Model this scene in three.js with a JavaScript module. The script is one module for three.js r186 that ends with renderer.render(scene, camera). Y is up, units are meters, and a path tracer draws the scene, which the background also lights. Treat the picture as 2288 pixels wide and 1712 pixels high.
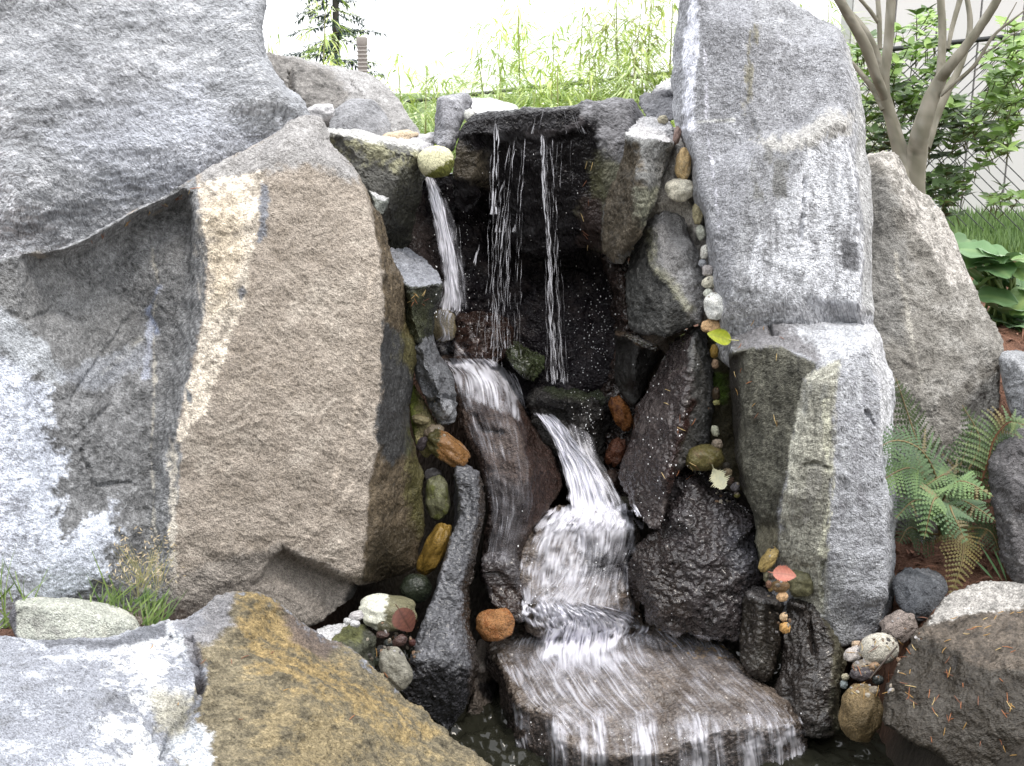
import * as THREE from 'three';
import { mergeGeometries } from 'three/addons/utils/BufferGeometryUtils.js';
import { createNoise3D } from 'simplex-noise';
import { MeshBVH } from 'three-mesh-bvh';

// ---------- camera, sky, sun, exposure ----------
const F = 2453, PITCH = 15 * Math.PI / 180, EYE = 1.55;
const scene = new THREE.Scene();
const camera = new THREE.PerspectiveCamera(2 * Math.atan(856 / F) * 180 / Math.PI, 1024 / 766, 0.05, 300);
camera.position.set(0, EYE, 0);
camera.rotation.x = -PITCH;
const SUN = new THREE.Vector3(0.28, 0.86, 0.42).normalize();
{ // bright overcast: a white cloud layer, brightest round the hidden sun
  const W = 128, H = 64, data = new Float32Array(W * H * 4);
  for (let j = 0; j < H; j++) for (let i = 0; i < W; i++) {
    const el = ((j + .5) / H - .5) * Math.PI;
    const k = Math.max(0, Math.sin(el));
    const L = 1.7 * (1 + 1.35 * k);
    const o = (j * W + i) * 4;
    data[o] = L * .985; data[o + 1] = L; data[o + 2] = L * 1.03; data[o + 3] = 1;
  }
  const sky = new THREE.DataTexture(data, W, H, THREE.RGBAFormat, THREE.FloatType);
  sky.mapping = THREE.EquirectangularReflectionMapping; sky.magFilter = THREE.LinearFilter; sky.needsUpdate = true;
  scene.background = sky; scene.environment = sky;
}
const sun = new THREE.DirectionalLight(0xfff4e6, 1.5);
sun.position.copy(SUN).multiplyScalar(12); sun.castShadow = true; sun.shadow.radius = 24;
Object.assign(sun.shadow.camera, { left: -5, right: 5, top: 5, bottom: -5, near: 1, far: 30 });
sun.shadow.mapSize.set(2048, 2048);
scene.add(sun, sun.target);
const renderer = new THREE.WebGLRenderer({ antialias: true });
renderer.toneMapping = THREE.LinearToneMapping;
renderer.toneMappingExposure = 1.0;
renderer.shadowMap.enabled = true;

// ---------- helpers ----------
let seedState = 7;
const rnd = () => { seedState = (seedState * 1664525 + 1013904223) >>> 0; return seedState / 4294967296; };
const rr = (a, b) => a + (b - a) * rnd();
const reseed = (s) => { seedState = (s * 2654435761) >>> 0; rnd(); };
const N3 = createNoise3D((() => { let s = 12345; return () => { s = (s * 1103515245 + 12345) & 0x7fffffff; return s / 0x7fffffff; }; })());
const clamp = (x, a = 0, b = 1) => Math.min(b, Math.max(a, x));
const sstep = (a, b, x) => { const t = clamp((x - a) / (b - a)); return t * t * (3 - 2 * t); };
const lerp = (a, b, t) => a + (b - a) * t;
const mix3 = (a, b, t) => [lerp(a[0], b[0], t), lerp(a[1], b[1], t), lerp(a[2], b[2], t)];
const CS = Math.cos(PITCH), SN = Math.sin(PITCH);
// a point d metres in front of the viewer, seen at (px, py) of the 2288 x 1712 photograph
function P(px, py, d) {
  const u = (px - 1144) / F, v = (856 - py) / F, k = d / (CS + v * SN);
  return new THREE.Vector3(u * k, EYE + (-SN + v * CS) * k, -d);
}
const pxm = (d) => d / F * 1.02;            // metres per photo pixel at distance d
const used = {};
const numbered = (n) => { const k = used[n] = (used[n] ?? -1) + 1; return k ? n + '_' + String(k).padStart(3, '0') : n; };
function tag(o, label, category, group, kind) {
  if (label) o.userData.label = label;
  if (category) o.userData.category = category;
  if (group) o.userData.group = group;
  if (kind) o.userData.kind = kind;
  return o;
}
function mesh(name, geo, mat, parent) {
  const m = new THREE.Mesh(geo, mat); m.castShadow = m.receiveShadow = true;
  m.name = parent === undefined || parent === scene ? numbered(name) : name;
  (parent ?? scene).add(m); return m;
}
function base(name, pos) { const g = new THREE.Group(); g.name = numbered(name); g.position.copy(pos); scene.add(g); return g; }

// ---------- tileable textures ----------
function tileTex(size, fn) {            // fn(u, v) with u, v on the unit torus -> [r, g, b]
  const data = new Uint8Array(size * size * 4);
  for (let j = 0; j < size; j++) for (let i = 0; i < size; i++) {
    const c = fn(i, j), o = (j * size + i) * 4;
    for (let k = 0; k < 3; k++) data[o + k] = clamp(c[k]) * 255;
    data[o + 3] = 255;
  }
  const t = new THREE.DataTexture(data, size, size, THREE.RGBAFormat);
  t.wrapS = t.wrapT = THREE.RepeatWrapping; t.magFilter = THREE.LinearFilter; t.minFilter = THREE.LinearMipmapLinearFilter; t.generateMipmaps = true; t.needsUpdate = true;
  return t;
}
function valueGrid(n, seed) {           // periodic smooth value noise of n cells
  reseed(seed); const g = Float32Array.from({ length: n * n }, rnd);
  return (x, y) => {
    const xi = Math.floor(x), yi = Math.floor(y), fx = x - xi, fy = y - yi, sx = fx * fx * (3 - 2 * fx), sy = fy * fy * (3 - 2 * fy);
    const at = (a, b) => g[((b % n + n) % n) * n + ((a % n + n) % n)];
    return lerp(lerp(at(xi, yi), at(xi + 1, yi), sx), lerp(at(xi, yi + 1), at(xi + 1, yi + 1), sx), sy);
  };
}
const TS = 1024, TM = 0.55;             // texels, metres per tile
const g1 = valueGrid(512, 11), g2 = valueGrid(256, 12), g3 = valueGrid(96, 13), g4 = valueGrid(340, 14), g5 = valueGrid(40, 15);
const MEAN = 0.72;
const grainTex = tileTex(TS, (i, j) => {   // crystals: dark mica flecks and pale feldspar
  const a = g1(i / 2, j / 2), b = g2(i / 4, j / 4), c = g3(i * 96 / TS, j * 96 / TS), d = g4(i * 340 / TS, j * 340 / TS);
  let v = .72 + (a - .5) * .5 + (b - .5) * .46 + (c - .5) * .18;
  if (d > .78) v -= (d - .78) * 1.9; if (b > .74) v += (b - .74) * .9;
  return [v * .995, v, v * 1.005];
});
const streakTex = tileTex(TS, (i, j) => {  // foliated rock: grains drawn out along the bedding
  const w = (g5(i * 40 / TS, j * 40 / TS) - .5) * 26;
  const a = g1(i / 8, (j + w) / 2), b = g2(i / 10, (j + w) / 4), c = g1(i / 2, j / 2);
  let v = .72 + (a - .5) * .42 + (b - .5) * .44 + (c - .5) * .36;
  return [v, v, v * 1.01];
});
const damp = valueGrid(170, 31), wetGrain = tileTex(TS, (i, j) => { const v = .72 + (damp(i * 170 / TS, j * 170 / TS) - .5) * .3 + (g3(i * 96 / TS, j * 96 / TS) - .5) * .24 + (g1(i / 2, j / 2) - .5) * .12; return [v * 1.01, v, v]; });
const bumpTex = tileTex(TS, (i, j) => { const v = .5 * g2(i / 4, j / 4) + .28 * g1(i / 2, j / 2) + .45 * g3(i * 96 / TS, j * 96 / TS) - .1; return [v, v, v]; });
const crinkleTex = (() => { const c1 = valueGrid(60, 21), c2 = valueGrid(120, 22), c3 = valueGrid(240, 23), S = 720;
  return tileTex(S, (i, j) => { const w = (c1(i * 60 / S + 7, j * 60 / S) - .5) * 1.2, a = Math.abs(c1(i * 60 / S + w, j * 60 / S) - .5) * 2, b = c2(i * 120 / S + w, j * 120 / S), c = c3(i * 240 / S, j * 240 / S), v = .2 * (1 - a) + .52 * b + .28 * c; return [v, v, v]; }); })();
const wetData = new Uint8Array(64 * 4);
for (let i = 0; i < 64; i++) { const v = lerp(.92, .09, i / 63) * 255; wetData.set([v, v, v, 255], i * 4); }
const wetTex = new THREE.DataTexture(wetData, 64, 1, THREE.RGBAFormat);
wetTex.magFilter = THREE.LinearFilter; wetTex.channel = 1; wetTex.needsUpdate = true;
const rockMat = (map, bump) => new THREE.MeshPhysicalMaterial({ map, vertexColors: true, roughness: 1, roughnessMap: wetTex, bumpMap: bumpTex, bumpScale: bump, specularIntensity: .6 });
const filmData = new Uint8Array(64 * 4); for (let i = 0; i < 64; i++) { const v = clamp((i / 63 - .35) / .5) * 255; filmData.set([v, v, v, 255], i * 4); }
const filmTex = new THREE.DataTexture(filmData, 64, 1, THREE.RGBAFormat); filmTex.magFilter = THREE.LinearFilter; filmTex.channel = 1; filmTex.needsUpdate = true;
const M = {
  granite: rockMat(grainTex, .0034), coarse: Object.assign(new THREE.MeshPhysicalMaterial({ map: wetGrain, vertexColors: true, roughness: 1, roughnessMap: wetTex, bumpMap: crinkleTex, bumpScale: .0065, ior: 1.36, clearcoat: .55, clearcoatMap: filmTex, clearcoatRoughness: .13 })),
  basalt: new THREE.MeshPhysicalMaterial({ map: wetGrain, vertexColors: true, roughness: 1, roughnessMap: wetTex, bumpMap: crinkleTex, bumpScale: .006, ior: 1.33, specularIntensity: .75 }), streak: rockMat(streakTex, .005), smooth: rockMat(grainTex, .0012),
};

// ---------- rocks ----------
function delaunay(pts) {
  const n = pts.length, S = 1e5, all = pts.concat([[-S, -S], [S, -S], [0, S]]);
  let tris = [[n, n + 1, n + 2]];
  const circ = (t) => {
    const [a, b, c] = t.map((i) => all[i]);
    const D = 2 * (a[0] * (b[1] - c[1]) + b[0] * (c[1] - a[1]) + c[0] * (a[1] - b[1])) || 1e-9;
    const A = a[0] ** 2 + a[1] ** 2, B = b[0] ** 2 + b[1] ** 2, C = c[0] ** 2 + c[1] ** 2;
    const x = (A * (b[1] - c[1]) + B * (c[1] - a[1]) + C * (a[1] - b[1])) / D, y = (A * (c[0] - b[0]) + B * (a[0] - c[0]) + C * (b[0] - a[0])) / D;
    t.cc = [x, y, (x - a[0]) ** 2 + (y - a[1]) ** 2]; return t;
  };
  tris.forEach(circ);
  for (let i = 0; i < n; i++) {
    const p = all[i], edges = new Map(), keep = [];
    for (const t of tris) {
      if ((p[0] - t.cc[0]) ** 2 + (p[1] - t.cc[1]) ** 2 < t.cc[2]) {
        for (let k = 0; k < 3; k++) { const a = t[k], b = t[(k + 1) % 3], key = a < b ? a + '_' + b : b + '_' + a; edges.has(key) ? edges.set(key, null) : edges.set(key, [a, b]); }
      } else keep.push(t);
    }
    for (const e of edges.values()) if (e) keep.push(circ([e[0], e[1], i]));
    tris = keep;
  }
  return tris.filter((t) => t[0] < n && t[1] < n && t[2] < n);
}
const inPoly = (poly, x, y) => { let c = false; for (let i = 0, j = poly.length - 1; i < poly.length; j = i++) { const a = poly[i], b = poly[j]; if ((a[1] > y) !== (b[1] > y) && x < (b[0] - a[0]) * (y - a[1]) / (b[1] - a[1]) + a[0]) c = !c; } return c; };
function sdPoly(poly, x, y) {           // > 0 inside, distance in the units of the polygon
  let d = 1e9;
  for (let i = 0, j = poly.length - 1; i < poly.length; j = i++) {
    const ax = poly[j][0], ay = poly[j][1], bx = poly[i][0] - ax, by = poly[i][1] - ay, t = clamp(((x - ax) * bx + (y - ay) * by) / (bx * bx + by * by || 1));
    d = Math.min(d, (x - ax - bx * t) ** 2 + (y - ay - by * t) ** 2);
  }
  return Math.sqrt(d) * (inPoly(poly, x, y) ? 1 : -1);
}
function sdLine(line, x, y) {
  let d = 1e9;
  for (let i = 1; i < line.length; i++) {
    const ax = line[i - 1][0], ay = line[i - 1][1], bx = line[i][0] - ax, by = line[i][1] - ay, t = clamp(((x - ax) * bx + (y - ay) * by) / (bx * bx + by * by || 1));
    d = Math.min(d, (x - ax - bx * t) ** 2 + (y - ay - by * t) ** 2);
  }
  return Math.sqrt(d);
}
function densify(line, step, closed) {
  const out = [], n = line.length;
  for (let i = 0; i < (closed ? n : n - 1); i++) {
    const a = line[i], b = line[(i + 1) % n], k = Math.max(1, Math.round(Math.hypot(b[0] - a[0], b[1] - a[1]) / step));
    for (let q = 0; q < k; q++) out.push([0, 1, 2].map((c) => lerp(a[c], b[c], q / k)));
  }
  if (!closed) out.push(line[n - 1]);
  return out;
}
let rockSeed = 0;
const solids = [];                       // everything water, leaves and needles may lie on
// outline: corner points round the visible side, [s, t, depth]; ridges: edges and points inside it. s, t stay with the surface as its own two coordinates.
function rockGeo(outline, ridges, look) {
  const seed = ++rockSeed * 17.31; reseed(rockSeed);
  const step = look.step ?? 34;
  const line = densify(outline, step, true), n0 = line.length;
  const pts = line.slice();
  const near = (p, m) => pts.some((q) => (q[0] - p[0]) ** 2 + (q[1] - p[1]) ** 2 < m * m);
  for (const r of ridges) for (const p of (r.length > 1 ? densify(r, step * .8, false) : r)) if (!near(p, 5)) pts.push(p);
  for (const p of pts) { p[0] += rr(-.02, .02); p[1] += rr(-.02, .02); }
  let tris = delaunay(pts).filter((t) => { const x = (pts[t[0]][0] + pts[t[1]][0] + pts[t[2]][0]) / 3, y = (pts[t[0]][1] + pts[t[1]][1] + pts[t[2]][1]) / 3; return inPoly(line, x, y); });
  const pos = [], st = [], fr = [];
  for (const p of pts) { const w = P(p[0], p[1], p[2]); pos.push(w.x, w.y, w.z); st.push(p[0], p[1]); fr.push(1); }
  // consistent winding towards the viewer
  tris = tris.map(([a, b, c]) => { const A = pts[a], B = pts[b], C = pts[c]; return (B[0] - A[0]) * (C[1] - A[1]) - (B[1] - A[1]) * (C[0] - A[0]) > 0 ? [a, c, b] : [a, b, c]; });
  // sides and back
  const edge = new Map();
  for (const t of tris) for (let k = 0; k < 3; k++) { const a = t[k], b = t[(k + 1) % 3]; if (edge.has(b + '_' + a)) edge.delete(b + '_' + a); else edge.set(a + '_' + b, [a, b]); }
  let cx = 0, cy = 0, cz = 0; for (let i = 0; i < n0; i++) { cx += pos[i * 3] / n0; cy += pos[i * 3 + 1] / n0; cz += pos[i * 3 + 2] / n0; }
  const T = look.thick ?? .3, bl3 = Math.hypot(cx, cy - EYE, cz), bx = cx / bl3, by = (cy - EYE) / bl3, bz = cz / bl3;
  const rings = [[.12, .0], [.4, .07], [.8, .25]], back = rings.map(() => new Map());
  const backOf = (i, r) => {
    if (!back[r].has(i)) {
      const [k, s] = rings[r]; back[r].set(i, fr.length); 
      pos.push(lerp(pos[i * 3], cx, s) + bx * T * k, lerp(pos[i * 3 + 1], cy, s) + by * T * k, lerp(pos[i * 3 + 2], cz, s) + bz * T * k); st.push(st[i * 2], st[i * 2 + 1]); fr.push(0);
    }
    return back[r].get(i);
  };
  const cap = fr.length; pos.push(cx + bx * T, cy + by * T, cz + bz * T); st.push(outline[0][0], outline[0][1]); fr.push(0);
  for (const [a, b] of edge.values()) {
    let p = a, q = b;
    for (let r = 0; r < rings.length; r++) { const p2 = backOf(a, r), q2 = backOf(b, r); tris.push([p, p2, q], [q, p2, q2]); p = p2; q = q2; }
    tris.push([p, cap, q]);
  }
  // refine, rounding the edges a little at every scale
  const h = (look.h ?? 4.6) * pxm(-cz);
  const smooth = (lam) => {
    const n = fr.length, acc = new Float64Array(n * 3), cnt = new Float64Array(n);
    for (const t of tris) for (let k = 0; k < 3; k++) { const a = t[k], b = t[(k + 1) % 3]; acc[a * 3] += pos[b * 3]; acc[a * 3 + 1] += pos[b * 3 + 1]; acc[a * 3 + 2] += pos[b * 3 + 2]; cnt[a]++; }
    for (let i = 0; i < n; i++) if (cnt[i]) for (let k = 0; k < 3; k++) pos[i * 3 + k] = lerp(pos[i * 3 + k], acc[i * 3 + k] / cnt[i], lam);
  };
  const refine = (lim) => {
    for (let pass = 0; pass < 9; pass++) {
      const mids = new Map(), out = []; let did = false;
      const mid = (a, b) => {
        const key = a < b ? a * 4194304 + b : b * 4194304 + a; let m = mids.get(key);
        if (m === undefined) {
          const L = Math.hypot(pos[a * 3] - pos[b * 3], pos[a * 3 + 1] - pos[b * 3 + 1], pos[a * 3 + 2] - pos[b * 3 + 2]);
          if (L > (fr[a] && fr[b] ? lim : lim * 5)) {
            m = fr.length; for (let k = 0; k < 3; k++) pos.push((pos[a * 3 + k] + pos[b * 3 + k]) / 2);
            st.push((st[a * 2] + st[b * 2]) / 2, (st[a * 2 + 1] + st[b * 2 + 1]) / 2); fr.push(fr[a] && fr[b] ? 1 : 0);
          } else m = -1;
          mids.set(key, m);
        }
        return m;
      };
      for (const [a, b, c] of tris) {
        const ab = mid(a, b), bc = mid(b, c), ca = mid(c, a), k = (ab >= 0) + (bc >= 0) + (ca >= 0);
        if (!k) { out.push([a, b, c]); continue; } did = true;
        if (k === 3) out.push([a, ab, ca], [ab, b, bc], [ca, bc, c], [ab, bc, ca]);
        else if (k === 1) { if (ab >= 0) out.push([a, ab, c], [ab, b, c]); else if (bc >= 0) out.push([a, b, bc], [a, bc, c]); else out.push([a, b, ca], [ca, b, c]); }
        else if (ab < 0) out.push([a, b, bc], [a, bc, ca], [ca, bc, c]);
        else if (bc < 0) out.push([a, ab, ca], [ab, b, c], [ab, c, ca]);
        else out.push([ab, b, bc], [a, ab, c], [ab, bc, c]);
      }
      tris = out; if (!did) break;
    }
  };
  const round = look.round ?? 1;
  for (const lv of [8, 4, 2, 1]) { refine(h * lv); if (lv > 1) for (let i = 0; i < (lv === 8 && round < 2 ? 0 : round); i++) smooth(.5); }
  smooth(.35);
  const n = fr.length, index = new Uint32Array(tris.length * 3); tris.forEach((t, i) => index.set(t, i * 3));
  const g = new THREE.BufferGeometry();
  const pa = new Float32Array(pos); g.setAttribute('position', new THREE.BufferAttribute(pa, 3)); g.setIndex(new THREE.BufferAttribute(index, 1));
  g.computeVertexNormals();
  // relief: broad undulation, chips and steps, grit
  const amp = look.amp ?? 1, na = g.attributes.normal.array, [fx, fy, fz] = look.stretch ?? [1, 1, 1], grit = look.grit ?? 1, crag = look.mat === 'coarse' ? 1 : 0, chip = look.chip ?? 1, A0 = look.a0 ?? .010;
  for (let i = 0; i < n; i++) {
    const x = pa[i * 3] * fx + seed, y = pa[i * 3 + 1] * fy, z = pa[i * 3 + 2] * fz;
    const wx = N3(x * 6, y * 6, z * 6 + 9) * .04, r1 = N3((x + wx) * 9, (y + wx) * 9, z * 9), r2 = 1 - Math.abs(N3((x + wx) * 20, (y - wx) * 20, z * 20 + 4)) * 2;
    const q = N3(x * 13 + 5, y * 13, z * 13); const stepd = Math.floor(q * 2.5 + .5 + .25 * N3(x * 40, y * 40, z * 40)) / 2.5;
    let d = A0 * N3(x * 3.2, y * 3.2, z * 3.2) + .004 * r1 + chip * (.0024 * r2 + .0045 * stepd) + grit * (.0016 * N3(x * 55, y * 55, z * 55) + .0011 * N3(x * 120, y * 120, z * 120));
    if (crag) d += .0013 * (1 - 2 * Math.abs(N3((x + wx) * 34, (y + wx) * 34, z * 34 + 8))) +  .0016 * N3(x * 80 + 3, y * 80, z * 80);
    if (look.groove) for (const gr of look.groove) { const q2 = sdLine(gr.line, st[i * 2], st[i * 2 + 1]) + 3 * N3(x * 40, y * 40, z * 40); d -= (gr.depth ?? .02) * sstep(gr.w ?? 9, 0, q2); }
    d *= amp; if (!fr[i]) d *= .5;
    for (let k = 0; k < 3; k++) pa[i * 3 + k] += na[i * 3 + k] * d;
  }
  g.computeVertexNormals();
  // colour and wetness of the surface
  const col = new Float32Array(n * 3), uv = new Float32Array(n * 2), uv1 = new Float32Array(n * 2);
  const B = look.base, Al = look.alt ?? B.map((v) => v * 1.25), D = look.dark ?? B.map((v) => v * .62), sgn = cx < 0 ? -.6 : .6, turn = look.turn ?? 0, ct = Math.cos(turn), stn = Math.sin(turn);
  const [sx, sy, sz] = look.vein ?? [1, 1, 1];
  for (let i = 0; i < n; i++) {
    const x = pa[i * 3], y = pa[i * 3 + 1], z = pa[i * 3 + 2], X = x * sx + seed, Y = y * sy, Z = z * sz;
    const m1 = N3(X * 4, Y * 4, Z * 4 + 20), m2 = N3(X * 14, Y * 14, Z * 14 + 3), m3 = N3(X * 46, Y * 46, Z * 46), m4 = N3(X * 130, Y * 130, Z * 130);
    const va = look.va ?? 1, vd = look.vd ?? 1;
    let c = mix3(B, Al, clamp(va * (sstep(.05, .75, m1 * .5 + m2 * .55 + m3 * .3 + m4 * .15))));
    c = mix3(c, D, clamp(vd * sstep(.1, .8, -m1 * .35 - m2 * .5 + m3 * .4 + m4 * .2)));
    let wet = look.wet ?? 0;
    const s = st[i * 2], t = st[i * 2 + 1];
    if (look.zones) for (const zn of look.zones) {
      const j = zn.j ?? 14, e = zn.f ?? 7, jit = j * (.55 * m2 + .4 * m3 + .25 * m4);
      const dd = (zn.poly ? sdPoly(zn.poly, s, t) : (zn.w ?? 6) - sdLine(zn.line, s, t)) + jit;
      let k = sstep(-e, e, dd) * (zn.k ?? 1); if (k <= 0) continue;
      if (zn.patch !== undefined) k *= sstep(zn.patch - .25, zn.patch + .25, m1 * .3 + m2 * .45 + m3 * .35 + m4 * .2);
      const v = 1 + (zn.vary ?? .22) * (m2 * .6 + m3 * .6 + m4 * .4);
      if (zn.c) c = mix3(c, zn.c.map((q) => q * v), k);
      if (zn.mul) c = mix3(c, c.map((q, ii) => q * zn.mul[ii]), k);
      if (zn.wet !== undefined) wet = lerp(wet, zn.wet, k);
    }
    const v = 1 + .10 * m4 + .06 * m3;
    for (let k = 0; k < 3; k++) col[i * 3 + k] = Math.max(.004, c[k] * v) / MEAN;
    const u0 = x + sgn * z, v0 = y - z; uv[i * 2] = (u0 * ct - v0 * stn) / TM + seed; uv[i * 2 + 1] = (u0 * stn + v0 * ct) / TM;
    uv1[i * 2] = clamp(wet, .01, .99); uv1[i * 2 + 1] = .5;
  }
  g.setAttribute('color', new THREE.BufferAttribute(col, 3)); g.setAttribute('uv', new THREE.BufferAttribute(uv, 2)); g.setAttribute('uv1', new THREE.BufferAttribute(uv1, 2));
  return { g, at: new THREE.Vector3(cx, cy, cz) };
}
function rock(name, label, category, outline, ridges, look, group) {
  const { g } = rockGeo(outline, ridges, look);
  solids.push(g);
  return tag(mesh(name, g, M[look.mat ?? 'granite']), label, category ?? 'boulder', group);
}
// rounded cobble: half sizes rx, ry in photo pixels at distance d
function cobble(name, label, cx, cy, rx, ry, rot, d, color, o = {}) {
  const seed = ++rockSeed * 9.7, m = pxm(d), c0 = P(cx, cy, d), g = new THREE.IcosahedronGeometry(1, Math.max(rx, ry) > 20 ? 26 : 12);
  const { g: gi } = { g: weld(g) }, p = gi.attributes.position, n = p.count, a = -rot * Math.PI / 180, ca = Math.cos(a), sa = Math.sin(a), rz = o.rz ?? (rx + ry) / 2 * .85, e = o.e ?? (.76 + .2 * Math.abs(Math.sin(rockSeed * 1.7)));
  const col = new Float32Array(n * 3), uv = new Float32Array(n * 2), uv1 = new Float32Array(n * 2), c2 = o.c2 ?? color.map((v) => v * .7);
  for (let i = 0; i < n; i++) {
    let x = p.getX(i), y = p.getY(i), z = p.getZ(i);
    const l = (Math.abs(x) ** (2 / e) + Math.abs(y) ** (2 / e) + Math.abs(z) ** (2 / e)) ** (e / 2); x /= l; y /= l; z /= l;
    const r = 1 + (o.lump ?? .11) * N3(x * 1.1 + seed, y * 1.1, z * 1.1) + .02 * N3(x * 3 + seed, y * 3, z * 3) + (o.rough ?? .004) * N3(x * 14 + seed, y * 14, z * 14);
    x *= rx * m * r; y *= ry * m * r; z *= rz * m * r; if (o.taper) x *= 1 + o.taper * y / (ry * m);
    p.setXYZ(i, c0.x + x * ca - y * sa, c0.y + x * sa + y * ca, c0.z + z);
    const X = x * 18 + seed, Y = y * 18, Z = z * 18, m1 = N3(X, Y, Z), m2 = N3(X * 4, Y * 4, Z * 4), m3 = N3(X * 12, Y * 12, Z * 12);
    let c = mix3(color, c2, sstep(-.1, .8, m1 * .6 + m2 * .4 + m3 * .2)), wet = o.wet ?? 0;
    if (o.side) { const k = sstep(-.004, .004, o.side.sx * x + o.side.sy * y - (o.side.o ?? 0) + .006 * m2 + .003 * m3); c = mix3(c, o.side.c, k); wet = lerp(wet, o.side.wet ?? wet, k); }
    for (let k = 0; k < 3; k++) col[i * 3 + k] = c[k] * (1 + .12 * m3) / MEAN;
    uv[i * 2] = (x + .6 * z) / TM * 1.4 + seed; uv[i * 2 + 1] = (y - z) / TM * 1.4; uv1[i * 2] = clamp(wet, .01, .99); uv1[i * 2 + 1] = .5;
  }
  gi.setAttribute('color', new THREE.BufferAttribute(col, 3)); gi.setAttribute('uv', new THREE.BufferAttribute(uv, 2)); gi.setAttribute('uv1', new THREE.BufferAttribute(uv1, 2));
  gi.computeVertexNormals(); solids.push(gi);
  return tag(mesh(name, gi, M[o.mat ?? 'smooth']), label, o.cat ?? 'cobble', o.group);
}
function weld(g) {
  const p = g.attributes.position, map = new Map(), pos = [], idx = [];
  for (let i = 0; i < p.count; i++) { const k = Math.round(p.getX(i) * 1e4) + '_' + Math.round(p.getY(i) * 1e4) + '_' + Math.round(p.getZ(i) * 1e4); let j = map.get(k); if (j === undefined) { j = pos.length / 3; map.set(k, j); pos.push(p.getX(i), p.getY(i), p.getZ(i)); } idx.push(j); }
  const o = new THREE.BufferGeometry(); o.setAttribute('position', new THREE.Float32BufferAttribute(pos, 3)); o.setIndex(idx); return o;
}
// ---------- ground ----------
const groundY = (x, d) => {
  const side = Math.max(sstep(-.42, -.72, x), sstep(.8, 1.0, x)), low = lerp(-.14, .36, side);
  return lerp(0, lerp(low, .82, sstep(2.62, 3.35, d)), sstep(1.0, 1.5, d));
};
{
  const xs = [], zs = [];
  for (let x = -60; x < -4; x += 4) xs.push(x); for (let x = -4; x <= 4; x += .05) xs.push(x); for (let x = 8; x <= 60; x += 4) xs.push(x);
  for (let d = -60; d < 0; d += 6) zs.push(d); for (let d = 0; d <= 8; d += .05) zs.push(d); for (let d = 12; d <= 200; d += 8) zs.push(d);
  const pos = [], col = [], uv = [], uv1 = [], idx = [];
  for (const d of zs) for (const x of xs) {
    const b = d > 1.2 && d < 7 ? .012 * N3(x * 9, d * 9, 1) + .008 * N3(x * 30, d * 30, 2) : 0;
    pos.push(x, groundY(x, d) + b, -d);
    const n = N3(x * 5, d * 5, 7) * .5 + N3(x * 22, d * 22, 8) * .4;
    let c = [.22, .21, .19];                                           // paving behind the viewer
    c = mix3(c, [.035, .03, .024], sstep(1.2, 1.7, d));                // wet silt of the pool bed
    const bank = Math.max(sstep(-.4, -.7, x), sstep(.75, .95, x) * sstep(2.2, 2.42, d), sstep(3.0, 3.3, d));
    c = mix3(c, mix3([.10, .052, .035], [.19, .10, .065], clamp(.5 + n)), bank * sstep(1.5, 1.9, d));
    c = mix3(c, mix3([.05, .085, .02], [.085, .13, .03], clamp(.5 + n)), sstep(4.7, 5.0, d + .3 * n));
    col.push(...c.map((v) => v / MEAN)); uv.push(x / TM, d / TM); uv1.push(.05, .5);
  }
  for (let j = 0; j < zs.length - 1; j++) for (let i = 0; i < xs.length - 1; i++) { const a = j * xs.length + i, b = a + 1, c = a + xs.length, e = c + 1; idx.push(a, b, c, b, e, c); }
  const g = new THREE.BufferGeometry();
  g.setAttribute('position', new THREE.Float32BufferAttribute(pos, 3)); g.setAttribute('color', new THREE.Float32BufferAttribute(col, 3));
  g.setAttribute('uv', new THREE.Float32BufferAttribute(uv, 2)); g.setAttribute('uv1', new THREE.Float32BufferAttribute(uv1, 2)); g.setIndex(idx); g.computeVertexNormals();
  tag(mesh('ground', g, M.coarse), 'brown bark mulch and soil between the boulders, lawn beyond', null, null, 'structure');
  solids.push(g);
}

// ---------- colours of the stone ----------
const C = {
  pale: [.47, .49, .55], light: [.375, .385, .405], mid: [.235, .24, .26], dark: [.13, .135, .142], white: [.58, .59, .615], cream: [.60, .565, .44],
  tan: [.335, .29, .245], tanpale: [.58, .515, .435], wetblack: [.010, .009, .010], wetgrey: [.05, .05, .054], wetbrown: [.048, .034, .022], ochre: [.36, .22, .05], moss: [.13, .14, .05], mossdark: [.055, .07, .02], rust: [.055, .026, .016],
};
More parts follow.
